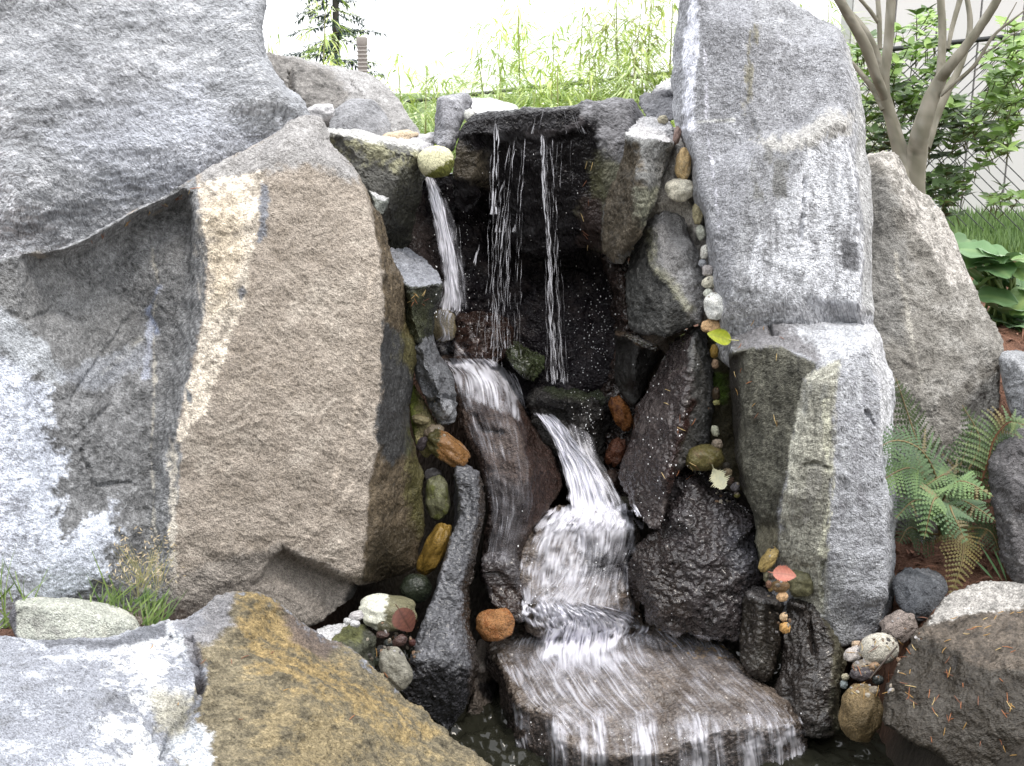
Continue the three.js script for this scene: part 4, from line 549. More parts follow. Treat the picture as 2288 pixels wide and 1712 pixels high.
rock('boulder', 'grey block with a wet ledge on top, in front of the tall pale boulder', 'boulder',
  [[1629, 772, 2.57], [1650, 723, 2.62], [1687, 692, 2.66], [1759, 697, 2.66], [1904, 701, 2.66], [1940, 709, 2.66], [1959, 727, 2.65], [1973, 752, 2.64], [1980, 796, 2.62], [1995, 832, 2.62], [1998, 868, 2.61], [1997, 904, 2.6], [1998, 959, 2.59], [1989, 1010, 2.57], [2001, 1135, 2.55], [1998, 1256, 2.51], [1994, 1367, 2.48], [1985, 1400, 2.46], [1933, 1440, 2.42], [1890, 1455, 2.4], [1850, 1440, 2.4], [1750, 1400, 2.44], [1690, 1250, 2.5], [1682, 1150, 2.54], [1655, 1090, 2.55], [1640, 1000, 2.56], [1628, 880, 2.58]],
  [[[1640, 790, 2.46], [1700, 774, 2.43], [1742, 772, 2.415], [1790, 788, 2.395], [1832, 812, 2.375], [1880, 790, 2.39], [1945, 770, 2.45]], [[1660, 900, 2.45], [1668, 1050, 2.44], [1705, 1150, 2.42]], [[1795, 850, 2.375], [1784, 920, 2.375], [1768, 1000, 2.365], [1755, 1080, 2.36], [1742, 1140, 2.39], [1738, 1250, 2.44], [1790, 1345, 2.43]], [[1810, 860, 2.355], [1800, 940, 2.35], [1785, 1020, 2.345], [1770, 1100, 2.35], [1775, 1220, 2.39]], [[1868, 850, 2.345], [1858, 1000, 2.335], [1850, 1200, 2.345], [1848, 1360, 2.38]], [[1955, 810, 2.44], [1966, 900, 2.42], [1968, 1020, 2.4], [1984, 1140, 2.4], [1980, 1320, 2.375]], [[1700, 730, 2.55], [1720, 755, 2.47]], [[1730, 725, 2.53], [1850, 745, 2.48]]],
  { base: [.345, .352, .372], alt: [.49, .50, .52], dark: [.22, .22, .235], va: .8, vd: .8, mat: 'streak', turn: 1.5, vein: [1.7, .45, 1], thick: .45, chip: .6, grit: .65, a0: .006, groove: [{ line: [[1712, 700], [1722, 740], [1735, 745]], depth: .03, w: 8 }, { line: [[1800, 1040], [1820, 1035], [1850, 1045]], depth: .012, w: 8 }, { line: [[1838, 1260], [1836, 1340]], depth: .012, w: 5 }, { line: [[1935, 920], [1955, 950]], depth: .015, w: 6 }],
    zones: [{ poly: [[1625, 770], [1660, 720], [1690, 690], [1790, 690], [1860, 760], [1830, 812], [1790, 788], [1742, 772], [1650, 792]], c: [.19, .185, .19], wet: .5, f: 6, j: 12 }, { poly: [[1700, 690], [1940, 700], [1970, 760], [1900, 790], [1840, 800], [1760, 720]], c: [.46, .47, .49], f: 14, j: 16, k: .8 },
      { poly: [[1620, 785], [1700, 774], [1742, 772], [1790, 790], [1832, 816], [1800, 850], [1790, 920], [1770, 1000], [1760, 1080], [1745, 1140], [1740, 1260], [1680, 1260], [1610, 1000]], c: [.088, .086, .068], wet: .3, f: 6, j: 9, vary: .6 },
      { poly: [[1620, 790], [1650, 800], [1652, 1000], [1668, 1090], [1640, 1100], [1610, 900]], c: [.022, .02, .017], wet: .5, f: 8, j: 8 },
      { poly: [[1800, 840], [1880, 800], [1870, 860], [1862, 1000], [1852, 1200], [1850, 1380], [1780, 1350], [1740, 1250], [1745, 1140], [1760, 1080], [1772, 1000], [1788, 920]], c: [.33, .325, .275], f: 5, j: 8, vary: .55 }, { poly: [[1800, 860], [1850, 860], [1840, 960], [1800, 950]], c: [.2, .2, .18], f: 8, j: 14, patch: -.1 }, { poly: [[1790, 1040], [1850, 1040], [1840, 1180], [1770, 1160]], c: [.225, .22, .195], f: 8, j: 16, patch: -.1 }, { line: [[1846, 900], [1850, 1050], [1848, 1150], [1840, 1270], [1838, 1350]], w: 8, c: [.47, .465, .37], f: 4, j: 7, patch: -.1 }, { poly: [[1690, 1180], [1740, 1180], [1740, 1300], [1700, 1290]], c: [.16, .15, .11], f: 8, j: 10 }, { poly: [[1838, 1250], [1870, 1250], [1925, 1450], [1850, 1450]], c: [.23, .235, .24], f: 8, j: 18, k: .8 },
      { poly: [[1930, 720], [1965, 720], [2010, 840], [1990, 1020], [1965, 1020], [1968, 880]], c: [.50, .50, .51], f: 6, j: 8, k: .8 }] });
rock('boulder', 'sloping brown grey boulder behind the fern, under the bare tree', 'boulder',
  [[1920, 345, 3.05], [1959, 333, 3.1], [2003, 335, 3.12], [2016, 350, 3.12], [2032, 402, 3.12], [2053, 424, 3.12], [2104, 471, 3.1], [2133, 518, 3.08], [2150, 560, 3.06], [2166, 600, 3.04], [2174, 641, 3.02], [2203, 714, 2.98], [2240, 776, 2.94], [2238, 826, 2.92], [2246, 895, 2.89], [2220, 980, 2.84], [2150, 1100, 2.77], [2060, 1260, 2.72], [1940, 1260, 2.74], [1920, 800, 2.82]],
  [[[1960, 360, 3.02], [1995, 400, 2.98], [2030, 450, 2.97], [2090, 560, 2.94], [2130, 660, 2.91], [2160, 760, 2.88]], [[1975, 480, 2.93], [1990, 700, 2.87]], [[2060, 760, 2.84], [2060, 900, 2.79]], [[2160, 880, 2.83], [2000, 950, 2.79]]],
  { base: [.235, .222, .20], alt: [.34, .325, .30], dark: [.14, .13, .115], thick: .5, chip: 1, a0: .014, zones: [{ poly: [[1930, 330], [2020, 330], [2060, 420], [2140, 500], [2180, 640], [2130, 640], [2050, 500], [1990, 400]], c: [.40, .375, .345], f: 14, j: 22, patch: -.1 }, { poly: [[1930, 380], [1980, 400], [2030, 560], [2020, 760], [1930, 760]], c: [.19, .185, .175], f: 16, j: 20, k: .8 }, { line: [[2000, 560], [2040, 760], [2060, 850]], w: 4, c: [.37, .35, .31], f: 5, j: 8 }, { poly: [[1990, 1000], [2070, 1010], [2060, 1260], [1990, 1260]], c: [.21, .215, .23], f: 10, j: 12 }] });
rock('stone', 'grey rock at the right edge between the leafy plant and the fern', 'stone', [[2232, 792, 2.78], [2260, 780, 2.82], [2350, 785, 2.82], [2350, 960, 2.68], [2262, 945, 2.72], [2245, 880, 2.74]], [[[2270, 810, 2.72], [2330, 880, 2.66]]], { base: [.27, .275, .285], alt: [.38, .385, .40], thick: .3 });
rock('boulder', 'dark grey boulder at the right edge beside the fern', 'boulder', [[2205, 1050, 2.52], [2223, 990, 2.56], [2252, 961, 2.6], [2290, 942, 2.62], [2360, 930, 2.62], [2360, 1340, 2.42], [2272, 1310, 2.46], [2238, 1262, 2.48], [2222, 1159, 2.5]], [[[2262, 1000, 2.5], [2255, 1120, 2.45], [2275, 1250, 2.42]], [[2330, 1100, 2.4]]], { base: [.115, .11, .112], alt: [.17, .165, .165], dark: [.07, .068, .07], mat: 'streak', turn: -.6, thick: .35, chip: 1 });
rock('stone', 'small charcoal grey stone at the foot of the grey block, under the fern', 'stone', [[2004, 1282, 2.44], [2049, 1266, 2.5], [2098, 1280, 2.5], [2122, 1300, 2.47], [2107, 1340, 2.42], [2073, 1384, 2.37], [2059, 1398, 2.36], [2030, 1380, 2.36], [2000, 1345, 2.38]], [[[2020, 1300, 2.4], [2085, 1308, 2.4]], [[2050, 1350, 2.35]]], { base: [.095, .10, .11], alt: [.18, .185, .2], dark: [.055, .058, .065], thick: .2, chip: 1.1 });

rock('mortar_joint', 'brown wet mortar patch between the dark wedge stone and the tall purplish slab', 'mortar', [[1400, 720, 2.99], [1500, 730, 2.93], [1590, 740, 2.85], [1590, 940, 2.82], [1480, 1000, 2.86], [1400, 900, 2.95]], [[[1470, 770, 2.9], [1460, 860, 2.89]]], { base: [.085, .064, .045], alt: [.15, .115, .08], dark: [.05, .038, .028], wet: .6, thick: .12, chip: .6 });

// ---------- pebbles set in the right joint, from the top down ----------
const pebblesR = [
  ['tan oval cobble set high in the joint, edge on to the tall pale boulder', 1527, 366, 17, 36, 4, 2.71, [.46, .33, .17], { c2: [.52, .44, .30] }],
  ['brown sliver of stone wedged at the top of the joint', 1514, 300, 8, 22, 14, 2.73, [.20, .14, .12], {}],
  ['small beige pebble on the bedded grey rock', 1481, 268, 11, 9, 0, 2.86, [.42, .38, .28], {}],
  ['cream half buried cobble like a dome in the joint', 1519, 424, 31, 24, 0, 2.7, [.55, .52, .43], { c2: [.5, .47, .38] }],
  ['olive beige oval pebble right of the broad dark rock', 1559, 477, 11, 24, -6, 2.685, [.36, .32, .20], {}],
  ['pale grey green pebble below the olive beige oval', 1566, 519, 10, 17, -8, 2.68, [.42, .43, .37], {}],
  ['white upright pebble in the narrow part of the joint', 1574, 563, 8, 15, 4, 2.66, [.60, .59, .54], {}],
  ['little blue grey pebble under the white upright pebble', 1570, 588, 9, 9, 0, 2.66, [.30, .31, .33], {}],
  ['round lilac grey pebble in the pebble row', 1581, 605, 12, 12, 0, 2.64, [.42, .39, .38], {}],
  ['cream oval pebble above the big white cobble', 1586, 631, 17, 14, -14, 2.63, [.57, .54, .44], {}],
  ['small pale triangular pebble at the upper left of the big white cobble', 1582, 655, 10, 9, 0, 2.61, [.52, .53, .46], {}],
  ['small taupe pebble at the upper right of the big white cobble', 1599, 648, 9, 9, 0, 2.63, [.36, .32, .29], {}],
  ['big white squarish cobble in the pebble row', 1601, 684, 26, 30, -10, 2.59, [.62, .62, .59], { e: .72, c2: [.5, .51, .5] }],
  ['salmon tan cobble just above the yellow leaf', 1591, 728, 24, 16, -8, 2.6, [.50, .33, .18], {}],
  ['ochre wet pebble just below the yellow leaf', 1596, 785, 9, 16, 0, 2.62, [.24, .15, .035], { wet: .6 }],
  ['pinkish pebble in the shady joint', 1598, 813, 8, 11, 0, 2.62, [.25, .17, .11], { wet: .5 }],
  ['dark brown pebble in the shady joint', 1600, 880, 9, 16, 0, 2.62, [.05, .035, .02], { wet: .5 }],
  ['yellow green pebble in the shady joint', 1601, 900, 8, 6, 0, 2.6, [.26, .25, .10], { wet: .5 }],
  ['grey egg shaped pebble low in the shady joint', 1598, 963, 9, 14, -16, 2.58, [.36, .36, .27], { wet: .3 }],
  ['round tan grey pebble touching the olive cobble', 1603, 992, 12, 11, 0, 2.57, [.26, .21, .16], { wet: .4 }],
  ['olive brown wet cobble above the cream leaf', 1574, 1023, 45, 30, -6, 2.56, [.095, .082, .03], { wet: .75, c2: [.13, .09, .05], lump: .08 }],
  ['tan pebble right of the cream leaf', 1626, 1055, 10, 9, 0, 2.57, [.28, .22, .14], { wet: .5 }],
  ['brown pebble below the tan one right of the cream leaf', 1630, 1074, 11, 11, 0, 2.555, [.09, .06, .045], { wet: .8 }],
  ['shiny violet grey pebble right of the cream leaf', 1643, 1088, 11, 11, 0, 2.55, [.13, .12, .13], { wet: .95 }],
  ['tiny olive pebble under the violet grey pebble', 1647, 1107, 7, 6, 0, 2.545, [.13, .12, .04], { wet: .5 }],
  ['dark pebble at the top of the gravel beside the cream leaf', 1622, 1040, 8, 7, 0, 2.58, [.10, .09, .075], { wet: .6 }],
  ['yellow brown oval cobble right of the big glossy boulder', 1717, 1251, 15, 33, 32, 2.425, [.30, .22, .085], { wet: .6 }],
  ['brown banded pebble right under the pink leaf', 1744, 1310, 21, 14, 0, 2.365, [.15, .095, .045], { wet: .7 }],
  ['blocky olive wet cobble right of the pink leaf', 1788, 1302, 31, 32, -20, 2.415, [.12, .115, .065], { wet: .6, e: .7 }],
  ['cream tan pebble below the brown banded pebble', 1748, 1334, 14, 11, -14, 2.355, [.48, .31, .17], { wet: .4 }],
  ['small cream pebble between the two black stones, upper one', 1751, 1379, 9, 11, 20, 2.340, [.50, .36, .22], { wet: .5 }],
  ['round orange tan pebble between the two black stones', 1754, 1403, 13, 14, 0, 2.330, [.42, .24, .085], { wet: .6 }],
  ['thin olive pebble left of the pink leaf', 1712, 1290, 6, 11, 0, 2.415, [.15, .14, .09], { wet: .5 }],
  ['dark pebble close to the left of the pink leaf', 1724, 1286, 8, 10, -10, 2.405, [.08, .065, .05], { wet: .7 }],
  ['small reddish pebble under the thin olive pebble', 1718, 1306, 7, 9, 0, 2.395, [.16, .09, .06], { wet: .6 }],
  ['tiny ochre pebble beside the brown banded pebble', 1722, 1317, 6, 6, 0, 2.395, [.24, .16, .06], { wet: .5 }],
  ['dark shiny pebble under the grey block', 1712, 1228, 9, 8, -30, 2.5, [.06, .05, .045], { wet: .9 }],
  ['black pebble in the crack above the yellow brown cobble', 1700, 1216, 9, 9, 0, 2.54, [.035, .03, .026], { wet: .9 }],
  ['white speckled egg shaped cobble at the foot of the grey block', 1965, 1449, 45, 36, -6, 2.28, [.52, .49, .42], { lump: .03, mat: 'granite', c2: [.44, .41, .34] }],
  ['pinkish grey cobble leaning behind the white egg shaped cobble', 2010, 1400, 42, 32, -32, 2.36, [.28, .235, .21], { e: .7, mat: 'granite' }],
  ['pale oval pebble left of the white egg shaped cobble', 1908, 1462, 24, 17, -32, 2.3, [.47, .43, .40], { wet: .2 }],
  ['peach pebble tucked behind the pale oval pebble', 1914, 1443, 12, 12, 0, 2.34, [.45, .34, .24], {}],
  ['flat grey brown pebble below the pale oval pebble', 1932, 1487, 30, 12, -8, 2.26, [.21, .18, .145], { wet: .5 }],
  ['dark purplish cobble above the brown egg shaped cobble', 1925, 1506, 27, 14, -6, 2.22, [.06, .052, .055], { wet: .8 }],
  ['small pale pebble at the left of the dark purplish cobble', 1889, 1513, 9, 9, 0, 2.25, [.34, .31, .22], { wet: .5 }],
  ['blue grey pebble under the small pale pebble', 1886, 1530, 9, 10, 0, 2.25, [.26, .29, .29], { wet: .6 }],
  ['small black pebble right of the dark purplish cobble', 1962, 1520, 14, 12, 0, 2.2, [.03, .034, .032], { wet: .8 }],
  ['brown wet egg shaped cobble standing at the edge of the pool', 1923, 1594, 46, 70, 5, 2.17, [.20, .145, .075], { wet: .6, mat: 'granite', c2: [.11, .08, .04] }],
  ['grey brown pebble wedged right of the brown egg shaped cobble', 1952, 1544, 14, 11, -20, 2.16, [.20, .17, .13], { wet: .6 }],
  ['tan pebble between the egg shaped cobble and the brown boulder', 1955, 1490, 14, 10, -20, 2.24, [.24, .16, .10], { wet: .5 }],
];
for (const [label, x, y, rx, ry, rot, d, c, o] of pebblesR) cobble(Math.max(rx, ry) > 23 ? 'cobble' : 'pebble', label, x, y, rx, ry, rot, d, c, { ...o, cat: Math.max(rx, ry) > 23 ? 'cobble' : 'pebble', group: 'stones set in and below the right joint' });
// ---------- what stands behind: building, fence, bamboo, conifer, tree, shrubs ----------
const leafMat = (r, g, b, tr = .45) => new THREE.MeshPhysicalMaterial({ color: new THREE.Color().setRGB(r, g, b), vertexColors: true, roughness: .55, transmission: tr, thickness: 0, side: THREE.DoubleSide });
const plain = (r, g, b, rough = .8, metal = 0) => new THREE.MeshStandardMaterial({ color: new THREE.Color().setRGB(r, g, b), roughness: rough, metalness: metal });
class Build {                                        // collects triangles with vertex colours
  constructor() { this.p = []; this.c = []; this.i = []; }
  v(x, y, z, c) { this.p.push(x, y, z); this.c.push(c[0], c[1], c[2]); return this.p.length / 3 - 1; }
  geo() { const g = new THREE.BufferGeometry(); g.setAttribute('position', new THREE.Float32BufferAttribute(this.p, 3)); g.setAttribute('color', new THREE.Float32BufferAttribute(this.c, 3)); g.setIndex(this.i); g.computeVertexNormals(); return g; }
}
const V = (x, y, z) => new THREE.Vector3(x, y, z);
// a folded pointed leaf: from a along dir, up is its upper side
function addLeaf(b, a, dir, up, len, wid, col, o = {}) {
  const d = dir.clone().normalize(), s = V(0, 0, 0).crossVectors(d, up).normalize(), u = V(0, 0, 0).crossVectors(s, d), n = Math.max(2, o.n ?? 4), droop = o.droop ?? .25, fold = o.fold ?? .25, prof = o.prof ?? ((t) => Math.sin(Math.PI * Math.pow(t, .8)) ** .8), rows = [];
  for (let k = 0; k <= n; k++) {
    const t = k / n, w = wid / 2 * (k === n ? .02 : Math.max(.04, prof(t))), c = V(0, 0, 0).copy(a).addScaledVector(d, len * t).addScaledVector(u, -droop * len * t * t), cc = col.map((q) => q * (1 - .12 * t));
    const l = c.clone().addScaledVector(s, -w).addScaledVector(u, w * fold), r = c.clone().addScaledVector(s, w).addScaledVector(u, w * fold);
    rows.push([b.v(l.x, l.y, l.z, cc), b.v(c.x, c.y, c.z, cc.map((q) => q * (o.rib ?? 1.12))), b.v(r.x, r.y, r.z, cc)]);
  }
  for (let k = 0; k < n; k++) for (let j = 0; j < 2; j++) b.i.push(rows[k][j], rows[k][j + 1], rows[k + 1][j], rows[k + 1][j], rows[k][j + 1], rows[k + 1][j + 1]);
}
function tubeGeo(points, radii, col, seg = 8, n = 0) {   // a tapering limb through points
  const curve = new THREE.CatmullRomCurve3(points), N = n || Math.max(8, points.length * 6), b = new Build(), rad = (t) => { const x = t * (radii.length - 1), i = Math.min(radii.length - 2, Math.floor(x)); return lerp(radii[i], radii[i + 1], x - i); };
  const fr = curve.computeFrenetFrames(N, false);
  for (let k = 0; k <= N; k++) {
    const t = k / N, p = curve.getPoint(t);
    for (let j = 0; j < seg; j++) { const a = j / seg * Math.PI * 2, r = rad(t) * (1 + .06 * N3(p.x * 30, p.y * 30, a * 2)), q = p.clone().addScaledVector(fr.normals[k], Math.cos(a) * r).addScaledVector(fr.binormals[k], Math.sin(a) * r); b.v(q.x, q.y, q.z, typeof col === 'function' ? col(q, t) : col); }
  }
  for (let k = 0; k < N; k++) for (let j = 0; j < seg; j++) { const a = k * seg + j, c = k * seg + (j + 1) % seg; b.i.push(a, c, a + seg, a + seg, c, c + seg); }
  return b.geo();
}
const vcol = (rough = .8) => new THREE.MeshStandardMaterial({ vertexColors: true, roughness: rough });

{ // building with pale vertical cladding, right background
  const d = 6.5, x0 = P(1884, 300, d).x, x1 = 5.6, yT = 6.5, g = base('building', V(x0, .8, -d));
  tag(g, 'white building with vertical cladding boards behind the chain link fence', 'building');
  const w = .24, mats = [plain(.60, .585, .58, .6), plain(.62, .605, .60, .6), plain(.585, .575, .57, .6)];
  const board = new THREE.BoxGeometry(w - .012, yT - .8, .02);
  const backing = mesh('wall', new THREE.BoxGeometry(x1 - x0, yT - .8, .2), plain(.42, .41, .405, .8), g); backing.position.set((x1 - x0) / 2, (yT - .8) / 2, -.115);
  for (let k = 0; k * w < x1 - x0 - w; k++) { const p = mesh('cladding_board', board, mats[k % 3], g); p.position.set((k + .5) * w, (yT - .8) / 2, 0); }
}
{ // chain link fence, its rail and mesh follow the rising ground
  const A = P(900, 228, 7.4), B = P(2500, 55, 5.2), g = base('chain_link_fence', V(A.x, .8, A.z));
  tag(g, 'black chain link fence with a top rail behind the bamboo and the tree', 'fence');
  const loc = (v) => v.clone().sub(g.position), black = plain(.012, .014, .014, .5);
  const rail = new THREE.TubeGeometry(new THREE.LineCurve3(loc(A), loc(B)), 4, .012, 8); mesh('rail', rail, black, g);
  for (const t of [.3, .97]) { const top = A.clone().lerp(B, t); const post = new THREE.CylinderGeometry(.022, .022, top.y - .55, 10); const m = mesh('post', post, black, g); m.position.copy(loc(V(top.x, (top.y + .55) / 2, top.z))); }
  // the wire diamonds: two families of straight slanting wires, joined
  const L = A.distanceTo(B), dir = B.clone().sub(A).divideScalar(L), wires = [], step = .056, H = .98, wg = new THREE.CylinderGeometry(  .0034, .0034, 1, 4, 1);
  for (let s = -H; s < L; s += step) for (const side of [1, -1]) {
    let a0 = side > 0 ? s : s + H, a1 = side > 0 ? s + H : s, h0 = 0, h1 = -H; if (Math.min(a0, a1) < 0 || Math.max(a0, a1) > L) continue;
    const p = A.clone().addScaledVector(dir, a0); const q = A.clone().addScaledVector(dir, a1); q.y += h1; if (Math.max(p.x, q.x) < .9) continue;
    const m = wg.clone(), c = p.clone().add(q).multiplyScalar(.5), v = q.clone().sub(p), l = v.length();
    m.applyMatrix4(new THREE.Matrix4().compose(loc(c).add(V(0, 0, side * .002)), new THREE.Quaternion().setFromUnitVectors(V(0, 1, 0), v.divideScalar(l)), V(1, l, 1))); wires.push(m);
  }
  tag(mesh('wire_mesh', mergeGeometries(wires), plain(.03, .032, .034, .5), g), null, null, null, 'stuff');
}
{ // lawn strip: blades in front of the fence on the right
  reseed(91); const b = new Build();
  for (let k = 0; k < 8200; k++) { const x = rr(1.7, 3.9), d = rr(4.75, 6.35); const c = mix3([.06, .13, .02], [.14, .24, .05], rnd()); addLeaf(b, V(x, groundY(x, d), -d), V(rr(-.4, .4), 1, rr(-.3, .3)), V(rr(-.3, .3), 0, 1), rr(.05, .11), .007, c, { n: 2, droop: .2 }); }
  tag(mesh('grass', b.geo(), leafMat(1, 1, 1, .3)), 'mown grass in front of the chain link fence', null, null, 'stuff');
}
// bamboo: thin canes with drooping leaves, their green paled to stand in for sky glare
const bambooMat = leafMat(1, 1, 1, .55);
const caneMat = vcol(.6);
let bambooNo = 0;
function bamboo(label, px, topPy, d, fill, lean, tone) {
  reseed(300 + bambooNo++);
  const foot = P(px, 230, d); foot.y = groundY(foot.x, d); const top = P(px + lean, topPy, d); const g = base('bamboo', foot.clone());
  tag(g, label, 'bamboo', 'bamboo growing along the fence');
  const H = top.y - foot.y, lx = top.x - foot.x;
  const cane = (x0, z0, h, l, r) => tubeGeo([V(x0, 0, z0), V(x0 + l * .3, h * .5, z0 + .03), V(x0 + l, h, z0 + .08)], [r, r * .8, r * .2], (q) => mix3([.26, .27, .10], [.34, .33, .17], clamp(.5 + N3(q.x * 9, q.y * 9, 3))), 6, 14);
  const stems = [[0, 0, H, lx, .008]]; for (let k = 0; k < 3; k++) stems.push([rr(-.16, .16), rr(-.15, .15), H * rr(.5, .92), lx + rr(-.12, .12), .006]);
  const b = new Build();
  stems.forEach(([x0, z0, h, l, r]) => {
    mesh('cane', cane(x0, z0, h, l, r), caneMat, g);
    for (let y = h * .22; y < h * 1.02; y += .05) {
      const t = y / h, px0 = x0 + (t < .5 ? l * .6 * t : l * .3 + l * 1.4 * (t - .5));
      const dens = fill * (1.2 - .38 * t); const nb = Math.floor(dens * 9.5 + rnd());
      for (let q = 0; q < nb; q++) {
        const a = rr(0, 6.283), reach = rr(.02, .27) * (1.05 - .5 * t); const o = V(px0 + Math.cos(a) * reach, y + rr(-.04, .1), z0 + Math.sin(a) * reach);
        const c = mix3(tone[0], tone[1], rnd()); const cl = 2 + Math.floor(rnd() * 3);
        for (let m = 0; m < cl; m++) addLeaf(b, o, V(Math.cos(a) + rr(-.6, .6), rr(-.6, .7), Math.sin(a) + rr(-.6, .6)), V(rr(-.3, .3), 1, rr(-.3, .3)), rr(.07, .14), rr(.008, .015), c, { n: 2, droop: .35, prof: (u) => Math.sin(Math.PI * Math.pow(u, .6)) });
      }
    }
  });
  tag(mesh('foliage', b.geo(), bambooMat, g), null, null, null, 'stuff');
}
const GY = [[.28, .42, .09], [.66, .74, .24]], GP = [[.33, .45, .15], [.62, .70, .32]];
[['bamboo beside the conifer with bright yellow green top', 712, 25, 6.2, 1.1, 20, GY], ['bamboo at the left edge of the upper gap beside the huge pale boulder', 610, 70, 6.6, .55, -6, GP], ['low bushy bamboo behind the round grey stone', 905, 150, 5.6, 1.15, -12, GY], ['short bamboo left of the upright grey rock', 945, 175, 5.4, 1.2, 10, GP],
  ['sparse bamboo leaning left above the upright grey rock', 1010, 165, 6.0, .8, -40, GP], ['bamboo with curved bare tip left of the tall central bamboo', 1100, 95, 6.2, .7, -35, GP], ['tall full bamboo at the centre of the upper gap', 1165, 5, 6.0, 1.25, -8, GY], ['short yellow bamboo right of the tall central bamboo', 1225, 100, 5.7, .9, 12, GY],
  ['slender bamboo in the middle between the two full ones', 1285, 40, 6.2, .7, 15, GP], ['wide bamboo behind the middle of the capstone', 1325, 120, 5.6, 1.05, -10, GY], ['tall open bamboo left of the tall pale boulder', 1385, -40, 6.0, .85, -12, GY], ['bamboo with tan dead leaves close to the tall pale boulder', 1440, -20, 5.9, .9, 12, [[.30, .33, .10], [.44, .40, .20]]], ['bamboo touching the edge of the tall pale boulder', 1492, -30, 5.7, 1.0, 8, GY],
  ['short bushy bamboo behind the right end of the capstone', 1405, 130, 5.4, 1.2, 10, GP], ['low thick bamboo behind the centre of the capstone', 1250, 150, 5.3, 1.3, -6, GY], ['low thick bamboo behind the white flat stone', 1110, 165, 5.3, 1.2, 8, GP], ['bamboo peeking over the top right of the tall pale boulder', 1860, -20, 5.5, .9, -20, GP],
].forEach((a) => bamboo(...a));
{ // conifer
  reseed(77); const d = 14, foot = P(752, 260, d); foot.y = .8; const g = base('conifer', foot.clone()); tag(g, 'dark blue green conifer far behind the ribbed post', 'conifer tree');
  const H = 5.2; mesh('trunk', tubeGeo([V(0, 0, 0), V(.05, H * .5, 0), V(0, H, 0)], [.05, .035, .01], [.05, .045, .035], 8, 12), vcol(.9), g);
  const b = new Build(), lm = new Build();
  for (let y = .1; y < H; y += .022) {
    const R = lerp(.70, .34, clamp(y / 4)) * rr(.4, 1.15), a = rr(0, 6.283), dr = V(Math.cos(a), rr(-.35, .2), Math.sin(a)).normalize();
    for (let s = .06; s < R; s += .05) { const o = V(dr.x * s, y + dr.y * s - .25 * s * s, dr.z * s); for (let q = 0; q < 7; q++) addLeaf(b, o, V(dr.x + rr(-1, 1), rr(-.7, .5), dr.z + rr(-1, 1)), V(0, 1, .2), rr(.05, .11), .026, mix3([.022, .05, .035], [.05, .085, .06], rnd()), { n: 1 }); }
    addLeaf(lm, V(0, y, 0), dr, V(0, 1, 0), R, .02, [.05, .04, .03], { n: 3, droop: .25 });
  }
  mesh('limbs', lm.geo(), vcol(.9), g); tag(mesh('foliage', b.geo(), leafMat(1, 1, 1, .1), g), null, null, null, 'stuff');
}
{ // ribbed post
  const d = 4.6, foot = P(811, 168, d), top = P(811, 82, d), g = base('ribbed_post', V(foot.x, foot.y - .12, foot.z)); tag(g, 'pale ribbed round post standing behind the light grey boulder', 'post');
  const h = top.y - foot.y + .12, pr = [[0, 0]], n = 9; pr.push([.026, 0], [.026, .1]);
  for (let k = 0; k < n; k++) { const y0 = .1 + (h - .13) * k / n, y1 = .1 + (h - .13) * (k + .62) / n; pr.push([.019, y0 + .001], [.0215, y0 + .004], [.0215, y1 - .003], [.018, y1]); }
  pr.push([.0225, h - .03], [.0225, h - .005], [.017, h], [0, h]);
  mesh('shaft', new THREE.LatheGeometry(pr.map((q) => new THREE.Vector2(q[0], q[1])), 24), plain(.27, .25, .23, .75), g);
}
